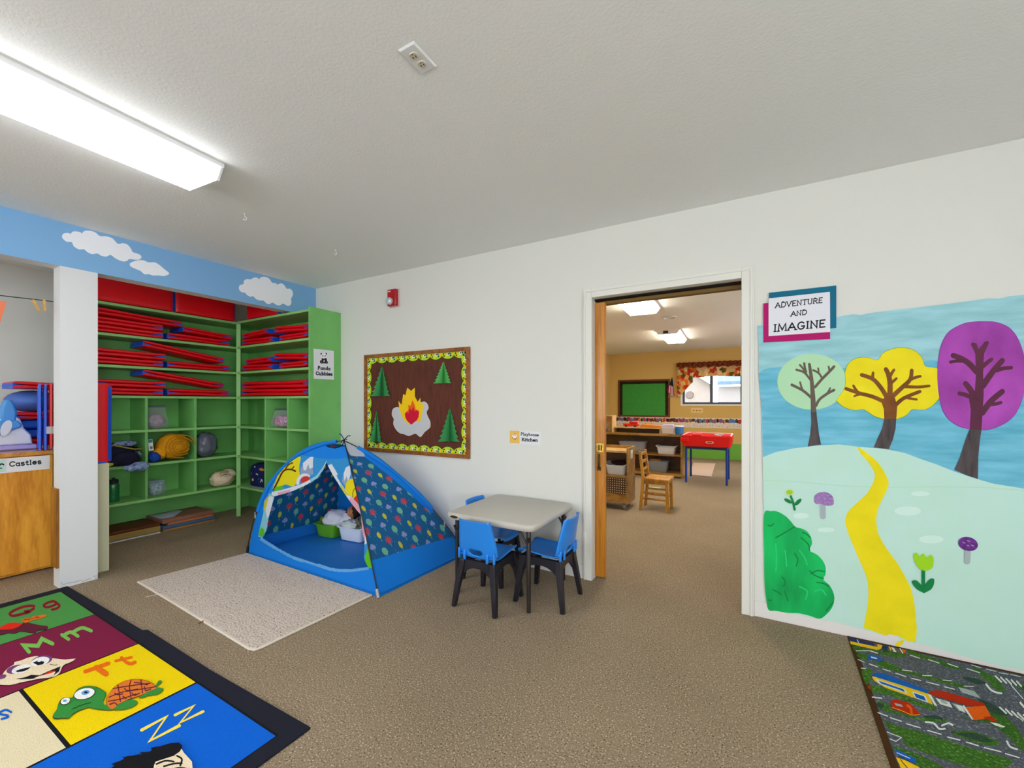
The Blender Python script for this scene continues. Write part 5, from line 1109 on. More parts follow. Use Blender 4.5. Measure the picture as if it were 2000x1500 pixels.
# short bank
def layx(src, x, z, tilt, label, y=2.695): put(src, (x, y, z), (0, -tilt, 0), label)
layx(mat0, -4.62, 1.898, 0, 'red nap mat at the bottom left, short bank, '+S2+'')
layx(matS, -4.66, 1.985, .06, 'red nap mat tilted up on the left, short bank, '+S2+'')
layx(matS, -3.975, 1.903, .03, 'red nap mat low at the right end, short bank, '+S2+'')
layx(mat0, -4.015, 1.978, -.03, 'topmost red nap mat at the right, short bank, '+S2+'')
layx(mat0, -4.62, 1.614, 0, 'red nap mat at the bottom left of the short bank on the third shelf')
layx(matS, -4.60, 1.690, .03, 'red nap mat second up at the left of the short bank on the third shelf')
layx(matS, -3.975, 1.62, .03, 'red nap mat low at the right end of the short bank on the third shelf')
layx(mat0, -4.02, 1.70, -.04, 'topmost red nap mat drooping right in the short bank on the third shelf')
matW = make_mat('nap_mat', 1.16, .31, .078); first[id(matW)] = True
layx(matW, -4.32, 1.336, 0, 'wide bright red nap mat under another above the short cubbies')
layx(matW, -4.32, 1.417, 0, 'wide bright red nap mat on top of its twin above the short cubbies')
# standing on the very top shelf
matT = make_mat('nap_mat', .66, .27, .07); first[id(matT)] = True
put(matT, (-5.10, 1.63, 2.32), tuple((Matrix.Rotation(R90, 3, 'Z') @ Matrix.Rotation(R90, 3, 'X')).to_euler()), 'big red nap mat standing on edge at the left of the topmost shelf')
matT2 = make_mat('nap_mat', .56, .27, .07); first[id(matT2)] = True
put(matT2, (-5.10, 2.26, 2.32), tuple((Matrix.Rotation(R90, 3, 'Z') @ Matrix.Rotation(R90, 3, 'X')).to_euler()), 'red nap mat standing on edge on the topmost shelf beside the corner')
put(matT2, (-4.52, 2.61, 2.32), (R90, 0, 0), 'red nap mat standing on edge on the topmost shelf of the short bank')

# things in the cubbies
SHZ = {1: 1.010, 2: .685, 3: .345}
def single(name, label, cat, mb, mat, group=None, **k):
    k.setdefault('smooth', True); return tag(mb.build(name, mat, None, **k), label, cat, group)
m_clr = clear('clear_bag_plastic', (214, 222, 232), .16, .15)
def zipbag(label, c, rad, inner, top, seam, seed):
    t = thing('zip_bag', label, 'bag', (c[0], c[1], c[2]-rad[2]), 0, 'clear bags in the cubbies')
    b = MB(); b.blob(c, rad, .16, seed, 2.6, 3); b.build('clothes', inner, t, world=True, smooth=True)
    b = MB(); lx, ly = rad[0]*1.12, rad[1]*1.15; z0 = c[2]-rad[2]*1.02; R_ = []
    for k, (f_, z) in enumerate(((.9, z0+.002), (1.08, z0+.03), (1.1, c[2]), (.75, c[2]+rad[2]*1.05), (.35, top-.02), (.12, top))):
        fx, fy = (f_, max(f_, .9)) if rad[1] >= rad[0] else (max(f_, .9), f_)
        R_.append([(c[0]+lx*fx*math.copysign(abs(math.cos(a_))**.6, math.cos(a_)), c[1]+ly*fy*math.copysign(abs(math.sin(a_))**.6, math.sin(a_)), z) for a_ in [2*math.pi*i/20 for i in range(20)]])
    b.rings(R_, cap=False); b.build('bag_film', m_clr, t, world=True, smooth=True)
    b = MB()
    if rad[1] >= rad[0]: b.box(c[0]-.006, c[0]+.006, c[1]-ly*.9, c[1]+ly*.9, top-.012, top+.006)
    else: b.box(c[0]-lx*.9, c[0]+lx*.9, c[1]-.006, c[1]+.006, top-.012, top+.006)
    b.build('zip_strip', seam, t, world=True, bevel=.002)
    return t
m_zip = M('zip_blue', (44, 60, 98), .4)
zipbag('clear zip bag of pale mauve clothes in the upper cubby above the mustard bag', (-5.12, 1.85, 1.087), (.06, .075, .075), M('mauve_clothes', (166, 152, 168), .9, var=.18, vs=30), 1.235, m_zip, 4)
zipbag('clear zip bag of pink and grey clothes in the short bank upper cubby', (-4.24, 2.605, 1.078), (.132, .055, .062), M('pink_clothes', (150, 92, 132), .9, var=.5, vs=34, c2=(232, 168, 208)), 1.20, m_zip, 9)
zipbag('small clear bag of aqua items in the lower cubby right of the green bottle', (-5.10, 1.845, .425), (.06, .062, .066), M('aqua_items', (70, 132, 150), .5, var=.5, vs=60, c2=(160, 206, 212)), .50, M('aqua_seam', (90, 120, 140), .4), 13)
m_nvy = M('navy_fabric', (24, 24, 48), .8, bump=.3, bs=80); m_dnm = M('tie_dye_blue', (84, 120, 190), .85, var=.4, vs=26, c2=(166, 190, 230)); m_pipe = M('yellow_piping', (150, 140, 40), .7)
t = thing('bundled_jacket', 'navy jacket with tie-dye blue sleeve spilling from the middle left cubby', 'jacket', (-5.1, 1.53, .686))
b = MB(); b.blob((-5.12, 1.55, .79), (.13, .165, .105), .14, 2, 2.2, 4, flat=.692); b.blob((-5.0, 1.58, .755), (.06, .10, .075), .14, 6, 2.4, 4, flat=.689); b.build('jacket_body', m_nvy, t, world=True, smooth=True)
b = MB(); b.blob((-4.978, 1.655, .672), (.029, .095, .045), .15, 5, 2.5, 4); b.blob((-5.04, 1.67, .775), (.04, .04, .04), .2, 8, 3, 3); b.blob((-5.08, 1.60, .885), (.05, .085, .03), .2, 9, 3, 3); b.build('sleeve', m_dnm, t, world=True, smooth=True)
b = MB(); b.tube([(-4.998, 1.40, .80), (-4.985, 1.43, .85), (-4.985, 1.49, .885), (-4.975, 1.56, .862), (-4.968, 1.63, .838), (-4.98, 1.69, .835)], .006, 8); b.build('piping', m_pipe, t, world=True, smooth=True)
b = MB(); b.blob((-4.975, 1.44, .715), (.012, .05, .02), .2, 3, 3, 3); b.build('yellow_trim', M('yellow_trim', (200, 180, 50), .7), t, world=True, smooth=True)
m_must = M('mustard_fabric', (214, 148, 14), .8, bump=.7, bs=22, var=.1, vs=9)
t = thing('rolled_blanket', 'mustard yellow rolled blanket bag filling the middle cubby', 'blanket', (-5.1, 1.98, .686))
b = MB(); b.blob((-5.10, 1.982, .828), (.13, .138, .128), .08, 21, 2.4, 4, flat=.690); b.blob((-5.08, 1.865, .765), (.07, .06, .06), .2, 23, 3, 3); b.build('blanket_roll', m_must, t, world=True, smooth=True)
b = MB()
for k in range(4): b.tube([(-4.972+.006*math.sin(k), 2.0+(.13-.028*k)*math.cos(a_), .83+(.115-.026*k)*math.sin(a_)) for a_ in [math.pi*(.15*k)+i*math.pi/9 for i in range(15)]], .005, 6)
b.build('fabric_fold', M('mustard_fold', (196, 130, 12), .8), t, world=True, smooth=True)
single('blue_pouch', 'royal blue cloth pouch squashed beside the mustard blanket', 'pouch', MB().blob((-5.05, 1.815, .738), (.06, .046, .052), .15, 31, 2.5, 4, flat=.688), M('royal_blue_cloth', (20, 66, 160), .7, bump=.4, bs=40))
t = thing('small_carton', 'small white and teal carton leaning in the cubby above the blue pouch', 'carton', (-5.0, 1.775, .80)); b = MB(); b.cbox((-5.045, 1.778, .86), (.03, .036, .11), 0, 0, .1); b.build('carton', M('carton_white', (226, 230, 230), .5), t, world=True, bevel=.001)
b = MB(); b.cbox((-5.029, 1.774, .898), (.001, .030, .03), 0, 0, .1); b.build('teal_label', M('carton_teal', (20, 140, 140), .5), t, world=True); b = MB(); b.cbox((-5.029, 1.781, .835), (.001, .02, .026), 0, 0, .1); b.build('barcode', M('carton_grey', (110, 110, 116), .5), t, world=True)
m_gbag = M('grey_film', (92, 98, 112), .22, bump=.5, bs=14)
single('plastic_sack', 'crumpled dark grey plastic sack in the middle right cubby', 'bag', MB().blob((-5.10, 2.272, .815), (.11, .108, .136), .12, 41, 2.2, 4, flat=.688), m_gbag)
t = thing('water_bottle', 'translucent green water bottle with a black lid in the bottom left cubby', 'bottle', (-5.16, 1.545, .346))
b = MB(); b.lathe([(.036, 0), (.04, .006), (.041, .05), (.039, .06), (.041, .07), (.041, .15), (.036, .168), (.03, .172)], n=28); b.build('bottle_body', M('bottle_green', (18, 110, 58), .15, coat=.4), t, smooth=True, bevel=.001)
b = MB(); b.lathe([(.034, .172), (.036, .176), (.036, .20), (.03, .206), (.012, .207), (.012, .22), (.008, .224)], n=24); b.build('lid', m_cleg, t, smooth=True)
t = thing('canvas_bag', 'cream canvas tote bag slumped in the bottom right cubby by the post', 'bag', (-5.1, 2.45, .346)); m_cnv = M('canvas_cream', (214, 196, 168), .9, bump=.4, bs=60, var=.05, vs=10)
b = MB(); b.blob((-5.09, 2.435, .425), (.10, .115, .082), .12, 51, 2.2, 4, flat=.350); b.blob((-5.09, 2.50, .472), (.07, .07, .055), .2, 53, 3, 3); b.blob((-5.08, 2.40, .47), (.06, .07, .04), .2, 55, 3, 3); b.build('bag_body', m_cnv, t, world=True, smooth=True)
b = MB(); b.tube([(-5.03, 2.38, .49), (-5.02, 2.40, .518), (-5.02, 2.44, .52), (-5.03, 2.47, .50)], .008, 8); b.build('strap', M('canvas_strap', (170, 146, 104), .9), t, world=True, smooth=True)
b = MB(); b.tube([(-4.995, 2.37, .475), (-4.99, 2.42, .487), (-4.99, 2.47, .483)], .003, 6); b.build('drawcord', M('cord_grey', (96, 92, 84), .8), t, world=True)
t = thing('lunch_bag', 'navy patterned lunch bag in the bottom cubby just right of the post', 'lunch bag', (-4.70, 2.68, .346)); m_lun = M('lunch_navy', (22, 34, 92), .7, bump=.2, bs=60)
b = MB(); b.rings([[(x, y, z) for x, y in ((-4.83+i_, 2.59+i_), (-4.54-i_, 2.59+i_), (-4.54-i_, 2.78-i_), (-4.83+i_, 2.78-i_))] for i_, z in ((.004, .348), (0, .36), (0, .54), (.012, .58), (.05, .60))]); b.build('bag_body', m_lun, t, world=True, bevel=.012)
a = Art(lambda x, z: Vector((x, 2.59, z)), NY, base=.001, step=.0002)
a.ell(-4.60, .545, .05, .014, M('lunch_orange', (226, 140, 34), .6)); a.ell(-4.77, .42, .02, .018, M('lunch_orange', (0, 0, 0))); a.ell(-4.77, .42, .012, .011, M('lunch_cream', (244, 226, 178), .6)); lw = M('lunch_white', (206, 214, 236), .6)
for x, z, r_ in ((-4.73, .565, .013), (-4.70, .49, .011), (-4.675, .485, .01), (-4.60, .43, .016), (-4.585, .42, .01), (-4.62, .41, .009), (-4.65, .44, .006), (-4.79, .49, .006)): a.ell(x, z, r_, r_*.8, lw, same=True)
a.build('print', None, t, world=True)
MB().box(-4.80, -4.46, 2.56, 2.75, .3453, .3468).build('x', M('paper_grey', (170, 176, 190), .7)); o = bpy.data.objects['x']; o.name = 'paper_sheet'; tag(o, 'grey paper sheet under the navy lunch bag', 'paper')

# padded boards stacked on the floor below the cubbies
def pad(label, x0, x1, y0, y1, z0, z1, c, group='floor pads below the cubbies', rz=0):
    m_ = M('pad_%d_%d_%d' % c, c, .6, var=.05, vs=8)
    t = MB().box(x0-(x0+x1)/2, x1-(x0+x1)/2, y0-(y0+y1)/2, y1-(y0+y1)/2, 0, z1-z0).build('floor_pad', m_, None, bevel=min(.008, (z1-z0)*.3))
    t.location = ((x0+x1)/2, (y0+y1)/2, z0); t.rotation_euler = (0, 0, rz); return tag(t, label, 'mat', group)
pad('thin white board at the bottom of the left stack under the cubbies', -5.33, -4.985, 1.22, 1.84, .001, .013, (196, 196, 200))
pad('tan folded pad in the middle of the left stack under the cubbies', -5.33, -4.995, 1.22, 1.845, .014, .07, (150, 122, 66))
pad('dark brown folded pad on top of the left stack under the cubbies', -5.34, -5.0, 1.24, 1.84, .071, .098, (96, 50, 26), rz=.01)
pad('thin tan board at the bottom of the right stack under the cubbies', -5.32, -4.99, 1.865, 2.32, .001, .022, (160, 112, 56))
pad('slate blue folded pad in the right stack under the cubbies', -5.33, -4.985, 1.86, 2.315, .023, .058, (62, 92, 128))
pad('thin orange pad between blue and brown pads under the cubbies', -5.32, -4.985, 1.90, 2.31, .059, .078, (186, 104, 50))
pad('brown folded pad with a pinkish top on the right stack under the cubbies', -5.34, -4.985, 1.85, 2.30, .079, .122, (136, 92, 76), rz=.02)
b = MB(); q = [(-5.30, 1.86, .1225), (-5.05, 1.865, .1225), (-5.03, 1.96, .1225), (-5.24, 2.12, .1225), (-5.30, 2.10, .1235)]; b.prism(q, (0, 0, .0015)); single('paper_sheet', 'loose pale paper sheet lying on the brown pads under the cubbies', 'paper', b, M('paper_pale', (190, 200, 216), .7), smooth=False)

# beside the post: cream cabinet end, standing mats
b = MB(); b.box(-4.45, -4.216, 1.05, 1.238, 0, .812); o = b.build('storage_cabinet', M('cream_melamine', (202, 200, 168), .5), None, bevel=.003); tag(o, 'narrow cream cabinet standing just behind the white post', 'cabinet')
mS = make_mat('nap_mat', .60, .21, .05); first[id(mS)] = True
def upright(d):
    """length up, width along heading d"""
    return tuple(Matrix(((0, math.cos(d), -math.sin(d)), (0, math.sin(d), math.cos(d)), (1, 0, 0))).to_euler())
def stand(src, c, face, label): put(src, c, upright(face), label)
stand(mS, (-4.225, 1.13, 1.115), R90, 'bright red nap mat standing upright on the cream cabinet behind the post')
mB = make_mat('nap_mat', .58, .21, .05, 2, 'blue'); first[id(mB)] = True
stand(mB, (-4.32, 1.18, 1.105), R90, 'blue nap mat standing upright behind the red one on the cream cabinet')

# ================================================================== OAK CABINET IN THE LEFT NICHE
oc = thing('oak_cabinet', 'golden oak cabinet with a Castles label behind the white post', 'cabinet', (-5.0, .6, 0))
b = MB(); b.box(-5.55, -4.65, .10, 1.036, .012, .875); b.build('carcass', m_oak, oc, world=True, bevel=.002)
b = MB(); b.box(-4.65, -4.632, .10, 1.036, .03, .872); b.build('front_panel', wood('oak_front', (190, 118, 22), (230, 162, 54), scale=(3, 5, .8), r=.35, fine=16), oc, world=True, bevel=.002)
b = MB(); b.box(-5.56, -4.625, .09, 1.041, .875, .906); b.build('cabinet_top', wood('oak_top', (160, 100, 36), (206, 146, 70), scale=(1, 6, 6), r=.22, coat=.4), oc, world=True, bevel=.003)
b = MB(); b.box(-5.5, -4.70, .12, 1.02, 0, .012); b.build('plinth', m_cleg, oc, world=True)
mp = lambda x, y: onX(x/4.546, 850+y/4.546, -4.631)
cs_ = plate('lettered_sign', 'white Castles sign stuck on the front of the oak cabinet', mp, (1, 0, 0), [(-300, 232), (443, 178), (441, 298), (-300, 368)], (222, 222, 228))
a = Art(mp, (1, 0, 0), base=.0016, step=.0001); a.poly([(-300, 240), (40, 213), (42, 325), (-300, 355)], PAL('sign_aqua', (178, 214, 208))); a.stroke([(-20, 300), (0, 262), (16, 255), (32, 262)], 13, m_ink); a.stroke([(-30, 296), (16, 292)], 8, m_ink); a.poly([(44, 212), (46, 326), (54, 325), (52, 211)], PAL('sign_pink_edge', (222, 196, 210)))
write(a, 'Castles', (82, 278), (366, 252), (0, -40), m_ink, .26, .1, .1); a.build('lettering', None, cs_, world=True)
# standing mats on the cabinet
mN = make_mat('nap_mat', 0.50, .24, .026, 1); first[id(mN)] = True; mNb = make_mat('nap_mat', 0.50, .24, .026, 1, 'blue'); first[id(mNb)] = True
for src, px, lb, zz in ((mN, 101, 'red nap mat standing upright on the oak cabinet next to the post', 1.165), (mNb, 90, 'blue nap mat standing between the red and front blue mats on the oak cabinet', 1.158), (mNb, 79, 'bright blue nap mat standing left of the others on the oak cabinet', 1.158)):
    c_ = onX(px, 850, -4.77); d__ = math.atan2(c_.y, c_.x)
    put(src, (c_.x+.013*math.sin(d__), c_.y-.013*math.cos(d__), zz), upright(d__), lb)
c_ = onX(98, 840, -4.652); b = MB(); b.cbox(c_, (.002, .042, .055), .2); single('white_tag', 'white tag hanging on the standing red mat at the post', 'tag', b, m_plate, smooth=False)
# pile of mats and cushions lying at the back of the cabinet
mF = make_mat('nap_mat', .30, .34, .075, 1, 'blue'); first[id(mF)] = True; mFr = make_mat('nap_mat', .30, .34, .062, 2, 'red'); first[id(mFr)] = True
for src, z, lb in ((mFr, .907, 'red folded mat at the bottom of the pile on the oak cabinet'), (mF, .972, 'blue folded mat second from the bottom of the pile on the oak cabinet'), (mFr, 1.125, 'red folded mat in the middle of the pile on the oak cabinet'), (mFr, 1.375, 'thin red mat on top of the pile on the oak cabinet')):
    put(src, (-5.27, 1.075, z), R90, lb)
put(mF, (-5.27, 1.075, 1.048), R90, 'blue folded mat under the red one in the pile on the oak cabinet')
single('blue_cushion', 'plump blue cushion near the top of the mat pile on the oak cabinet', 'cushion', MB().blob((-5.27, 1.06, 1.28), (.16, .16, .092), .03, 3, 2, 3), M('cushion_blue', (64, 104, 186), .5), None)
# toy castle
tcs = thing('toy_castle', 'blue and white toy castle with a lilac base on the oak cabinet', 'toy', (-5.0, .75, .906)); cx = -4.93
m_cw = M('castle_white', (214, 218, 226), .6, bump=.9, bs=24); m_cb = M('castle_blue', (72, 148, 214), .5, bump=.3, bs=30); m_cl = M('castle_lilac', (170, 160, 218), .5)
b = MB(); b.box(cx-.18, cx+.07, .55, 1.005, .907, .945); b.build('castle_base', m_cl, tcs, world=True, bevel=.01)
b = MB(); b.prism([(cx+.05, .55, .945), (cx+.05, .985, .945), (cx+.05, .975, 1.02), (cx+.05, .94, 1.07), (cx+.05, .92, 1.14), (cx+.05, .89, 1.17), (cx+.05, .87, 1.14), (cx+.05, .80, 1.15), (cx+.05, .55, 1.16)], (-.2, 0, 0)); b.build('castle_rock', m_cw, tcs, world=True, bevel=.012)
b = MB(); b.prism([(cx+.055, .82, 1.12), (cx+.055, .90, 1.12), (cx+.055, .905, 1.20), (cx+.055, .885, 1.27), (cx+.055, .875, 1.295), (cx+.055, .84, 1.285), (cx+.055, .825, 1.22)], (-.09, 0, 0)); b.build('castle_tower', m_cb, tcs, world=True, bevel=.014)
b = MB(); b.prism([(cx+.075, .55, 1.0), (cx+.075, .76, 1.0), (cx+.075, .84, 1.045), (cx+.075, .92, 1.08), (cx+.075, .925, 1.10), (cx+.075, .90, 1.135), (cx+.075, .80, 1.135), (cx+.075, .70, 1.14), (cx+.075, .55, 1.14)], (-.05, 0, 0)); b.build('castle_gate', m_cb, tcs, world=True, bevel=.012)
a = Art(lambda y, z: Vector((cx+.076, y, z)), (1, 0, 0)); c2_ = onX(12, 836, cx+.076); a.ell(c2_.y, c2_.z, .026, .06, m_cw, -14); a.build('gate_window', None, tcs, world=True)
# clothes line with pegs
lz = 1.835; b = MB(); yl = [XL-.09, .945]
p1 = onX(104, 589, XL-.09); p0 = Vector((XL-.09, -.88, p1.z+.01)); pts = [p0+(p1-p0)*(i/12)+Vector((0, 0, -.03*math.sin(math.pi*i/12))) for i in range(13)]
tag(b.tube(pts, .003, 6).build('clothes_line', M('line_dark_green', (34, 58, 46), .7), None, smooth=True), 'thin dark green string stretched across the left niche opening', 'string')
m_peg = wood('peg_wood', (176, 128, 52), (214, 170, 88), scale=(10, 10, 2))
for px, rx, lb in ((70, .42, 'wooden clothes peg tilted on the string, further from the post'), (86.5, .06, 'upright wooden clothes peg on the string nearest the post')):
    c_ = onX(px, 595, XL-.09); t = thing('clothes_peg', lb, 'clothes peg', c_, 0, 'pegs on the string')
    for s_ in (-1, 1):
        b = MB(); b.cbox((s_*.007, 0, -.004), (.008, .012, .075), 0, s_*.06, rx); b.build('peg_half', m_peg, t, bevel=.001)
    b = MB(); b.tube([(-.012, 0, .006), (.012, 0, .006)], .0045, 8); b.build('spring', m_tip, t)
c_ = onX(2, 588, XL-.088); b = MB(); b.prism([onX(-40, 586, XL-.088), onX(12, 588, XL-.088), onX(9, 603, XL-.088), onX(1, 630, XL-.088), onX(-40, 640, XL-.088)], (-.001, 0, 0)); single('orange_paper', 'orange paper scrap pegged on the string at the left edge', 'paper', b, M('orange_paper', (232, 128, 92), .7), smooth=False)
# ================================================================== THE FURTHER ROOM
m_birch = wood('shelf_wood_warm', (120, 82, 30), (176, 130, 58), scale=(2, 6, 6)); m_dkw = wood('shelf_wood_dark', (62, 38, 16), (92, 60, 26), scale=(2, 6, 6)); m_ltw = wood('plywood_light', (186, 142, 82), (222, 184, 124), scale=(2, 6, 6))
# green bulletin board and teal one
def board(label, to, u0, u1, v0, v1, n, cpaper, cborder, cframe):
    t = thing('bulletin_board', label, 'bulletin board', to((u0+u1)/2, v0)); n = Vector(n)
    def slab(a0, a1, b0, b1, d0, d1, nm, m_):
        b = MB(); b.prism([to(a0, b0)+n*d0, to(a1, b0)+n*d0, to(a1, b1)+n*d0, to(a0, b1)+n*d0], n*(d1-d0)); b.build(nm, m_, t, world=True)
    f_ = .04
    slab(u0+f_, u1-f_, v0+f_, v1-f_, .0, .008, 'board_paper', cpaper)
    for q in ((u0, u1, v0, v0+f_), (u0, u1, v1-f_, v1), (u0, u0+f_, v0+f_, v1-f_), (u1-f_, u1, v0+f_, v1-f_)): slab(*q, 0, .02, 'frame_bar', cframe)
    a = Art(to, n, base=.0085, step=.0002); w_ = .055; nx = int((u1-u0)/.06); nz = int((v1-v0)/.06)
    for q in ((u0+f_, u1-f_, v1-f_-w_, v1-f_), (u0+f_, u0+f_+w_, v0+f_, v1-f_), (u1-f_-w_, u1-f_, v0+f_, v1-f_)): a.poly([(q[0], q[2]), (q[1], q[2]), (q[1], q[3]), (q[0], q[3])], cborder, same=True)
    for i in range(nx): a.ell(u0+f_+(i+.5)*(u1-u0-2*f_)/nx, v1-f_-w_, .03, .018, cborder, same=True, n=10)
    for i in range(nz):
        z = v0+f_+(i+.5)*(v1-v0-2*f_)/nz; a.ell(u0+f_+w_, z, .018, .03, cborder, same=True, n=10); a.ell(u1-f_-w_, z, .018, .03, cborder, same=True, n=10)
    a.build('scalloped_border', None, t, world=True); return t
m_bgr = PAL('felt_green', (64, 150, 64), .85, var=.05, vs=40); m_bdk = PAL('border_leaf_dark', (34, 38, 14), .8, var=.5, vs=50, c2=(56, 44, 20)); m_bfr2 = PAL('frame_redbrown', (110, 56, 24), .5)
board('large green felt bulletin board with dark leafy border on the far yellow wall', lambda u, v: Vector((u, YB-.001, v)), -2.90, -1.66, .93, 1.845, (0, -1, 0), m_bgr, m_bdk, m_bfr2)
board('narrow view of a teal bulletin board on the side wall of the further room', lambda u, v: Vector((-3.099, u, v)), 8.9, 10.05, .93, 1.80, (1, 0, 0), PAL('felt_teal', (30, 120, 122), .85), m_bdk, m_bfr2)
# flag
fl_ = thing('wall_flag', 'small drooping flag with red and white stripes between the green board and curtain', 'flag', onY(1312, 740, YB-.05))
Fq = lambda x, y: onY(1170+x/8.333, 680+y/8.333, YB-.05)
def flagcloth(nm, pts, m_):
    b = MB(); b.prism([Fq(*p) for p in pts], (0, -.012, 0)); b.build(nm, m_, fl_, world=True)
m_fn = PAL('flag_navy', (28, 32, 58), .8); m_fr = PAL('flag_red', (164, 22, 48), .8); m_fw = PAL('flag_white', (226, 214, 222), .8)
flagcloth('flag_canton', [(1190, 468), (1205, 545), (1213, 632), (1175, 612), (1138, 600), (1165, 535)], m_fn)
L0, L1, R0, R1 = (1138, 600), (1108, 690), (1213, 632), (1236, 770)
for i in range(7):
    u0, u1 = i/7, (i+1)/7
    pA = (1138+75*u0, 600+32*u0); pB = (1138+75*u1, 600+32*u1); qA = (1118+110*u0-(8 if i < 1 else 0), 690+115*min(1, u0*1.6) if u0 < .5 else 800-40*(u0-.5)); qB = (1118+110*u1, 690+115*min(1, u1*1.6) if u1 < .5 else 800-40*(u1-.5))
    flagcloth('flag_stripe', [pA, pB, qB, qA], m_fr if i % 2 == 0 else m_fw)
b = MB(); b.tube([onY(1313, 735, YB-.03), onY(1306, 777, YB-.02)], .006, 6); b.build('flag_stick', m_ltw, fl_, world=True)
# curtain valance
m_cur = bpy.data.materials.new('autumn_leaf_curtain'); m_cur.use_nodes = True; nt = m_cur.node_tree; N = nt.nodes; L = nt.links; b_ = N['Principled BSDF']; b_.inputs['Roughness'].default_value = .9
tc = N.new('ShaderNodeTexCoord'); vo = N.new('ShaderNodeTexVoronoi'); vo.inputs['Scale'].default_value = 13; L.new(tc.outputs['Object'], vo.inputs[0])
cr = N.new('ShaderNodeValToRGB'); cr.color_ramp.interpolation = 'CONSTANT'; e = cr.color_ramp.elements; e[0].position = 0; e[0].color = lin((226, 196, 136)); e[1].position = .34; e[1].color = lin((238, 214, 168))
for p_, c_ in ((.5, (206, 64, 28)), (.66, (226, 132, 34)), (.78, (232, 176, 128)), (.9, (110, 100, 40))): q = e.new(p_); q.color = lin(c_)
sx = N.new('ShaderNodeSeparateColor'); L.new(vo.outputs['Color'], sx.inputs[0]); L.new(sx.outputs[0], cr.inputs[0]); L.new(cr.outputs[0], b_.inputs['Base Color'])
tl = N.new('ShaderNodeBsdfTranslucent'); L.new(cr.outputs[0], tl.inputs[0]); mx = N.new('ShaderNodeMixShader'); mx.inputs[0].default_value = .4; L.new(b_.outputs[0], mx.inputs[1]); L.new(tl.outputs[0], mx.inputs[2]); L.new(mx.outputs[0], N['Material Output'].inputs[0])
m_cud = PAL('curtain_header_brown', (72, 40, 18), .9, var=.4, vs=30, c2=(150, 60, 26))
cv = thing('window_valance', 'autumn leaf patterned gathered valance over the far window', 'curtain', (-.5, YB-.06, 2.2))
def sheet(nm, m_, x0, x1, ztop, zbot, depth, n=90, rows=10, fr_=46, solid=.003):
    b = MB(); V = []
    for j in range(rows+1):
        for i in range(n+1):
            u = i/n; x = x0+(x1-x0)*u; zb = zbot(x); z = ztop(x)+(zb-ztop(x))*j/rows
            V.append((x, YB-.06-depth-.016*math.sin(x*fr_+.6*math.sin(x*9))*(.4+.6*j/rows), z))
    b.add(V, [(j*(n+1)+i, j*(n+1)+i+1, (j+1)*(n+1)+i+1, (j+1)*(n+1)+i) for j in range(rows) for i in range(n)]); b.build(nm, m_, cv, world=True, smooth=True, solid=solid)
def vb(x):
    if x < -1.16: return 1.42+(x+1.50)*(.30/.34)
    return 1.885+.012*math.sin(x*7)
sheet('valance_swag', m_cur, -1.50, -1.155, lambda x: 2.10, lambda x: 1.40+max(0, (x+1.46))*1.15, .012, 40)
sheet('valance_panel', m_cur, -1.15, .60, lambda x: 2.10, lambda x: 1.885+.012*math.sin(x*7)-.02, .0)
sheet('valance_header', m_cud, -1.505, .60, lambda x: 2.205+.006*math.sin(x*60), lambda x: 2.095+.02*math.sin(x*33), .02, 140, 4, 60)
b = MB(); b.tube([(-1.50, YB-.055, 2.15), (.62, YB-.055, 2.15)], .012, 8); b.box(-1.50, -1.49, YB-.06, YB, 2.13, 2.17).box(.61, .62, YB-.06, YB, 2.13, 2.17); b.build('curtain_rod', m_cud, cv, world=True)
# yellow triple plate below the window
outlet('wall_outlet_plate', 'wide beige plate with three round sockets below the far window', lambda u, v, d: Vector((u, YB-d, v)), None, -1.075, 1.095, .25, .125, 3, True, M('beige_plate', (232, 200, 140), .4), M('socket_amber', (176, 122, 40), .4))

# long low bookcase
lb = thing('low_bookcase', 'long low wooden bookcase with bins, its end beside the red sand table', 'bookcase', (-2.0, 7.6, 0)); x0, x1, y0, y1, zt = -2.95, -.985, 7.46, 7.82, .735
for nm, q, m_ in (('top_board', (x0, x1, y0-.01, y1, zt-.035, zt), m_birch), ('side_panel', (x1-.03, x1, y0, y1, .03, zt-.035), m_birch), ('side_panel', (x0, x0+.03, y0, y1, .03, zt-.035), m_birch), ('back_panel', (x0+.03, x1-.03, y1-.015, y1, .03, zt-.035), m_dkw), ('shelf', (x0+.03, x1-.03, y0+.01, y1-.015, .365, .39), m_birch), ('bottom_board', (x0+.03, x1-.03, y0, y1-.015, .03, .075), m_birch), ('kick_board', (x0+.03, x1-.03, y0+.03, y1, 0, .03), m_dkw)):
    MB().box(*q).build(nm, m_, lb, world=True, bevel=.002)
def at_(px, y): return onY(px, 800, y).x
xa, xb = at_(1208, 7.55), at_(1262, 7.55); m_cbin = clear('clear_bin_plastic', (190, 196, 214), .35, .2)
t = tub('storage_bin', 'clear bin of wooden pieces on the upper shelf of the long bookcase', 'bin', ((xa+xb)/2, 7.63, .391), 0, xb-xa, .26, .19, m_cbin)
for k in range(5):
    b = MB(); b.cbox(((xa+xb)/2-.12+.06*k, 7.62, .43+.012*(k % 3)), (.16, .025, .02), .5*k, .3*(k-2)*.4); o = b.build('wooden_block', m_ltw, None, bevel=.002); tag(o, 'loose wooden piece inside the clear bin on the long bookcase', 'wooden toy', 'pieces in the clear bin')
xa, xb = at_(1281, 7.55), at_(1322, 7.55); tub('storage_bin', 'white bin with a wavy rim on the upper shelf near the bookcase end', 'bin', ((xa+xb)/2, 7.62, .391), 0, (xb-xa)*.95, .24, .135, m_wpl, wave=.012)
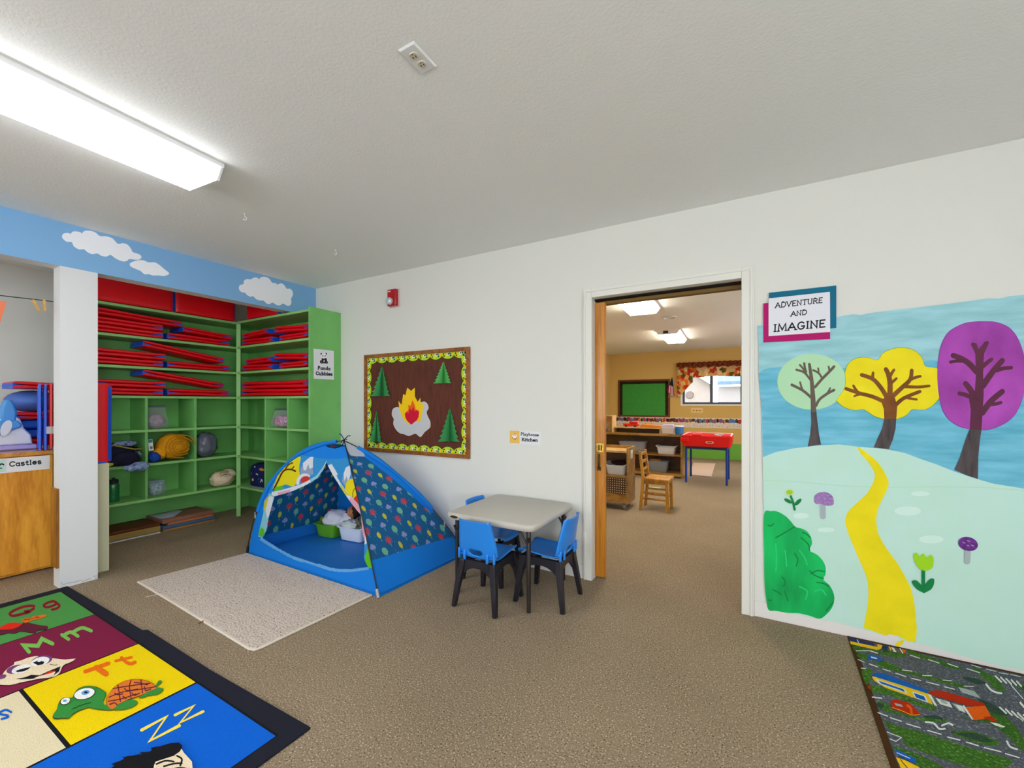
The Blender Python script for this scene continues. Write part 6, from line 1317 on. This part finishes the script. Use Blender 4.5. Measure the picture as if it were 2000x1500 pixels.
xa, xb = at_(1263, 7.55), at_(1306, 7.55); tub('storage_bin', 'grey bin of wooden toys on the bottom shelf of the long bookcase', 'bin', ((xa+xb)/2, 7.63, .076), 0, (xb-xa), .26, .19, m_gpl)
b = MB(); b.cbox(((xa+xb)/2-.05, 7.63, .268), (.18, .05, .04), .2); tag(b.build('wooden_toy', m_doorwood, None, bevel=.006), 'wooden toy poking over the rim of the grey bin', 'wooden toy')
MB()
# riser shelf and toys on top
rs = thing('tabletop_riser', 'low wooden riser shelf standing on the long bookcase', 'shelf', (-2.0, 7.65, zt)); xa, xb = at_(1198, 7.6), at_(1291, 7.6)
MB().box(xa, xb, 7.56, 7.80, .815, .835).build('riser_top', m_ltw, rs, world=True, bevel=.002); MB().box(xa, xb, 7.76, 7.78, zt, .815).build('riser_back', m_dkw, rs, world=True)
MB().box(xb-.02, xb, 7.57, 7.76, zt, .815).build('riser_side', m_ltw, rs, world=True); MB().box(xa, xa+.02, 7.57, 7.76, zt, .815).build('riser_side', m_ltw, rs, world=True)
xc = at_(1232, 7.65); t = thing('toy_truck', 'red plastic toy truck on the riser above the long bookcase', 'toy', (xc, 7.66, .836)); m_tred = M('toy_red', (214, 24, 18), .35)
b = MB(); b.box(xc-.13, xc+.14, 7.61, 7.71, .851, .895).box(xc-.02, xc+.13, 7.615, 7.705, .895, .93); b.build('truck_body', m_tred, t, world=True, bevel=.008)
for dx in (-.08, .08):
    b = MB(); b.tube([(xc+dx, 7.605, .853), (xc+dx, 7.715, .853)], .017, 14); b.build('wheel', m_cleg, t, world=True)
xa, xb = at_(1252, 7.65), at_(1297, 7.65); b = MB(); b.prism([(xa, 7.58, .836), (xb, 7.58, .836), (xb, 7.58, .872), (xa+.05, 7.58, .890), (xa, 7.58, .872)], (0, .18, 0)); tag(b.build('orange_tray', M('tray_orange', (226, 130, 24), .5), None, bevel=.004), 'orange wooden tray on the right of the riser', 'tray')
xa, xb = at_(1181, 7.55), at_(1198, 7.55); t = thing('wooden_display_box', 'upright light wooden display box standing open at the left end of the bookcase', 'box', ((xa+xb)/2, 7.6, zt)); zt2 = .735
for nm, q in (('box_side', (xb-.02, xb, 7.50, 7.74, zt, 1.04)), ('box_top', (xa-.16, xb-.02, 7.50, 7.74, 1.02, 1.04)), ('box_back', (xa-.16, xb-.02, 7.72, 7.74, zt, 1.02))): MB().box(*q).build(nm, m_ltw, t, world=True, bevel=.002)
b = MB(); b.blob((xa-.01, 7.60, .80), (.06, .06, .06), .25, 6, 4, 3, flat=.737); tag(b.build('plush_toy', M('plush_mix', (88, 70, 140), .9, var=.6, vs=40, c2=(210, 220, 236)), None, smooth=True), 'small purple and white plush inside the wooden display box', 'toy')
xa, xb = at_(1291, 7.55), at_(1318, 7.55); t = tub('clear_container', 'clear container with yellow contents on the bookcase beside the blue tub', 'container', ((xa+xb)/2, 7.58, zt), 0, xb-xa, .2, .12, clear('clear_tub', (232, 232, 236), .45, .2))
b = MB(); b.box((xa+xb)/2-(xb-xa)*.36, (xa+xb)/2+(xb-xa)*.36, 7.52, 7.65, zt+.006+.008, zt+.07); tag(b.build('yellow_blocks', M('block_yellow', (228, 164, 24), .5), None, bevel=.004), 'yellow play pieces filling the clear container', 'toy')
b = MB(); b.prism([((xa+xb)/2-.10, 7.52, zt+.122), ((xa+xb)/2+.10, 7.52, zt+.122), ((xa+xb)/2+.085, 7.52, zt+.165), ((xa+xb)/2-.085, 7.52, zt+.165)], (0, .12, 0)); tag(b.build('lilac_box', M('lilac_lid', (196, 184, 214), .45), None, bevel=.004), 'pale lilac lid box stacked on the clear container', 'container')
xc = at_(1326.5, 7.55); b = MB(); b.lathe([(.062, 0), (.066, .004), (.07, .112), (.074, .113), (.074, .125), (.066, .127)], n=26); t = thing('blue_tub', 'round blue plastic tub with white lid at the bookcase end', 'tub', (xc, 7.57, zt)); b.build('tub_body', M('tub_blue', (34, 122, 196), .4), t, smooth=True)
b = MB(); b.lathe([(.078, .1275), (.078, .143), (.07, .147)], n=26); b.build('lid', M('tub_lid', (216, 226, 234), .4), t, smooth=True)

# rolling pegboard cart
ct = thing('rolling_cart', 'light wood rolling shelf with a pegboard lower panel by the wooden chair', 'shelf cart', (-1.6, 5.1, 0)); x0, x1, y0, y1 = -2.05, -1.245, 4.94, 5.27
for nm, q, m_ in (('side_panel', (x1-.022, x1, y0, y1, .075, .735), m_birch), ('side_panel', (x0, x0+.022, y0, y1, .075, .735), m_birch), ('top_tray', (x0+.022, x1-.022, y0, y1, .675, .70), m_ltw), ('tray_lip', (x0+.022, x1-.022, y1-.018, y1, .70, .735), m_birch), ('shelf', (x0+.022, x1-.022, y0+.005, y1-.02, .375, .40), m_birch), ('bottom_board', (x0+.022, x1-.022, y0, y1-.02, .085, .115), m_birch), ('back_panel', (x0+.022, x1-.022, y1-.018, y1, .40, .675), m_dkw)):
    MB().box(*q).build(nm, m_, ct, world=True, bevel=.002)
m_peg = wood('pegboard_brown', (70, 42, 18), (98, 62, 28), scale=(3, 3, 3)); MB().box(x0+.022, x1-.022, y0+.03, y0+.036, .18, .375).build('pegboard', m_peg, ct, world=True)
MB().box(x0+.022, x1-.022, y0+.028, y0+.04, .115, .18).build('lower_rail', m_birch, ct, world=True)
a = Art(lambda x, z: Vector((x, y0+.03, z)), (0, -1, 0), base=.0006, step=0); m_hole = M('peg_hole_lit', (232, 212, 184), .7)  # light showing through the holes is put into the discs as pale colour
for i in range(28):
    for j in range(7): a.ell(x1-.036-.027*i, .195+.027*j, .0065, .0065, m_hole, same=True, n=7)
a.build('peg_holes', None, ct, world=True)
for dx, dy in ((x1-.06, y0+.05), (x1-.06, y1-.05), (x0+.06, y0+.05), (x0+.06, y1-.05)):
    b = MB(); b.tube([(dx-.012, dy, .03), (dx+.012, dy, .03)], .0295, 14); b.box(dx-.018, dx-.013, dy-.02, dy+.02, .03, .085); b.box(dx+.013, dx+.018, dy-.02, dy+.02, .03, .085); b.build('caster', M('caster_grey', (150, 150, 156), .4, metal=.4), ct, world=True)
xa, xb = onY(1183, 900, 5.05).x, onY(1234, 900, 5.05).x; tub('storage_bin', 'white bin with a wavy rim on the middle shelf of the rolling cart', 'bin', ((xa+xb)/2-.022, 5.10, .402), 0, (xb-xa)*.82, .24, .13, m_wpl, wave=.014)
b = MB(); b.blob(((xa+xb)/2, 5.10, .535), (.1, .09, .028), .2, 7, 3, 3); tag(b.build('dark_cloth', M('cloth_plum', (54, 26, 40), .9), None, smooth=True), 'dark plum cloth filling the white bin on the rolling cart', 'cloth')
b = MB(); b.box(x1+.0005, x1+.002, y0+.10, y0+.2, .60, .70); b.build('paper_label', m_plate, ct, world=True)
# wooden school chair facing right
m_hn = wood('honey_oak', (150, 96, 18), (202, 142, 40), scale=(8, 8, 2), r=.35)
wc = thing('wooden_school_chair', 'honey oak school chair beside the rolling cart in the further room', 'chair', (-.975, 5.2, 0)); X0, X1, Y0_, Y1_ = -1.135, -.825, 5.05, 5.36
def post(pts, h_, nm):
    b = MB(); b.rings([[(x-h_, y-h_, z), (x+h_, y-h_, z), (x+h_, y+h_, z), (x-h_, y+h_, z)] for x, y, z in pts]); b.build(nm, m_hn, wc, world=True, bevel=.003)
for y in (Y0_+.015, Y1_-.015):
    post([(X0, y, 0), (X0+.03, y, .34), (X0+.03, y, .40), (X0-.005, y, .69)], .016, 'leg'); post([(X1, y, 0), (X1-.012, y, .352)], .017, 'leg')
b = MB(); b.rings([[(X0+.05, Y0_-.005, z_), (X1+.02, Y0_-.02, z_), (X1+.02, Y1_+.02, z_), (X0+.05, Y1_+.005, z_)] for z_ in (.352, .385)]); b.build('seat', m_hn, wc, world=True, bevel=.006)
for z, dz in ((.655, .035), (.565, .035), (.475, .03)):
    xx = X0+.03-(z-.40)*.12; b = MB(); b.box(xx-.008, xx+.008, Y0_+.031, Y1_-.031, z-dz/2, z+dz/2); b.build('back_slat', m_hn, wc, world=True, bevel=.003)
for q in ((X0+.02, X1-.02, Y0_+.008, Y0_+.022, .315, .352), (X0+.02, X1-.02, Y1_-.022, Y1_-.008, .315, .352), (X1-.022, X1-.008, Y0_+.03, Y1_-.03, .315, .352)):
    b = MB(); b.box(*q); b.build('apron', m_hn, wc, world=True)
for y in (Y0_+.015, Y1_-.015):
    for z in (.14, .21):
        b = MB(); b.box(X0+.015+.03*z, X1-.015, y-.007, y+.007, z-.011, z+.011); b.build('stretcher', m_hn, wc, world=True, bevel=.002)
# red sand and water table
wt = thing('water_play_table', 'red sand and water table on a blue metal frame in the further room', 'play table', (-.6, 7.5, 0)); m_blm = M('frame_blue', (20, 62, 156), .4); X0, X1, Y0_, Y1_ = -.895, -.315, 7.2, 7.82
for x, y in ((X0, Y0_), (X1, Y0_), (X0, Y1_), (X1, Y1_)):
    b = MB(); b.tube([(x, y, .001), (x, y, .57)], .017, 12); b.build('leg', m_blm, wt, world=True, smooth=True)
b = MB(); b.tube([(X0, Y0_, .555), (X1, Y0_, .555), ], .018, 10); b.tube([(X0, Y1_, .555), (X1, Y1_, .555)], .018, 10); b.tube([(X0, Y0_, .555), (X0, Y1_, .555)], .018, 10); b.tube([(X1, Y0_, .555), (X1, Y1_, .555)], .018, 10); b.build('top_frame', m_blm, wt, world=True, smooth=True)
m_sred = M('play_red', (222, 14, 16), .35); cxw, cyw = -.60, 7.5
def rr2(hx, hy, rad, z, n=6):
    out = []
    for sx_, sy_, a0 in ((1, 1, 0), (-1, 1, 90), (-1, -1, 180), (1, -1, 270)):
        out += [(cxw+sx_*(hx-rad)+rad*math.cos(math.radians(a0+90*i/n)), cyw+sy_*(hy-rad)+rad*math.sin(math.radians(a0+90*i/n)), z) for i in range(n+1)]
    return out
b = MB(); b.rings([rr2(.30, .35, .05, .574), rr2(.342, .388, .06, .595), rr2(.358, .398, .06, .70), rr2(.362, .403, .06, .75), rr2(.353, .395, .055, .76), rr2(.325, .366, .05, .755), rr2(.30, .34, .08, .62), rr2(.28, .32, .07, .61)]); b.build('basin', m_sred, wt, world=True, smooth=True)
b = MB(); b.box(cxw-.20, cxw-.06, cyw-.405, cyw-.33, .75, .785); b.box(cxw+.22, cxw+.34, cyw-.39, cyw-.31, .75, .78); b.prism([(cxw-.37, cyw-.40, .66), (cxw-.25, cyw-.42, .66), (cxw-.25, cyw-.42, .725), (cxw-.37, cyw-.40, .715)], (0, .12, 0)); b.build('rim_block', m_sred, wt, world=True, bevel=.01)
a = Art(lambda x, z: Vector((x, cyw-.4035, z)), (0, -1, 0), base=.002, step=.0008); a.poly([(cxw+.055+.055*math.copysign(abs(math.cos(q))**.5, math.cos(q)), .66+.019*math.sin(q)) for q in [2*math.pi*i/24 for i in range(24)]], M('badge_cream', (232, 200, 160), .5)); a.poly([(cxw+.055+.043*math.copysign(abs(math.cos(q))**.5, math.cos(q)), .66+.012*math.sin(q)) for q in [2*math.pi*i/24 for i in range(24)]], M('badge_red_text', (150, 60, 40), .5))
a.build('maker_badge', None, wt, world=True)
b = MB(); b.blob((-.46, 7.4, .745), (.05, .05, .03), .3, 5, 5, 3); b.blob((-.40, 7.5, .74), (.04, .04, .03), .3, 6, 5, 3); b.build('toy_pieces', M('toy_mix', (90, 70, 130), .6, var=.5, vs=60, c2=(220, 210, 220)), wt, world=True, smooth=True)
# flat things on the further floor
b = MB(); b.prism([onZ(1354, 905), onZ(1398, 906), onZ(1389, 932), onZ(1347, 928)], (0, 0, .012)); tag(b.build('floor_sheet', M('sheet_pink_tan', (196, 168, 148), .6), None, bevel=.002), 'pinkish flat board lying on the carpet under the red sand table', 'board')
b = MB(); c_ = onZ(1279, 955); b.cbox((c_.x, c_.y, .012), (.16, .08, .022), .15); tag(b.build('lime_book', M('lime_cover', (168, 190, 90), .6), None, bevel=.003), 'lime green booklet on the floor behind the wooden chair', 'book')
t = thing('ceiling_ring', 'white round ring fitting on the ceiling of the further room', 'ceiling fitting', onZ(1308, 619, CEIL)); c_ = onZ(1308, 619, CEIL)
b = MB(); b.tube([c_+Vector((.085*math.cos(q), .085*math.sin(q), -.008)) for q in [2*math.pi*i/28 for i in range(29)]], .007, 8); b.build('ring', m_plate, t, world=True, smooth=True)

# ================================================================== LIGHT, CAMERA
w = bpy.data.worlds.new('daylight'); sc.world = w; w.use_nodes = True
bg = w.node_tree.nodes['Background']; bg.inputs[0].default_value = SKYC; bg.inputs[1].default_value = SKY
cam = bpy.data.cameras.new('camera'); co = bpy.data.objects.new('camera', cam); COL.objects.link(co); sc.camera = co
cam.sensor_width = 36; cam.lens = F/2000*36; cam.shift_y = (Y0-750)/2000; cam.clip_start = .05
co.location = EYE; co.rotation_euler = (math.pi/2, 0, YAW)
vs_ = sc.view_settings; vs_.view_transform = 'Standard'; vs_.look = 'None'; vs_.gamma = 1; vs_.use_curve_mapping = False; vs_.exposure = EXPO
cy = sc.cycles; cy.use_denoising = True; cy.max_bounces = 8; cy.diffuse_bounces = 6; cy.transparent_max_bounces = 12; cy.caustics_reflective = False; cy.caustics_refractive = False; cy.sample_clamp_indirect = 6
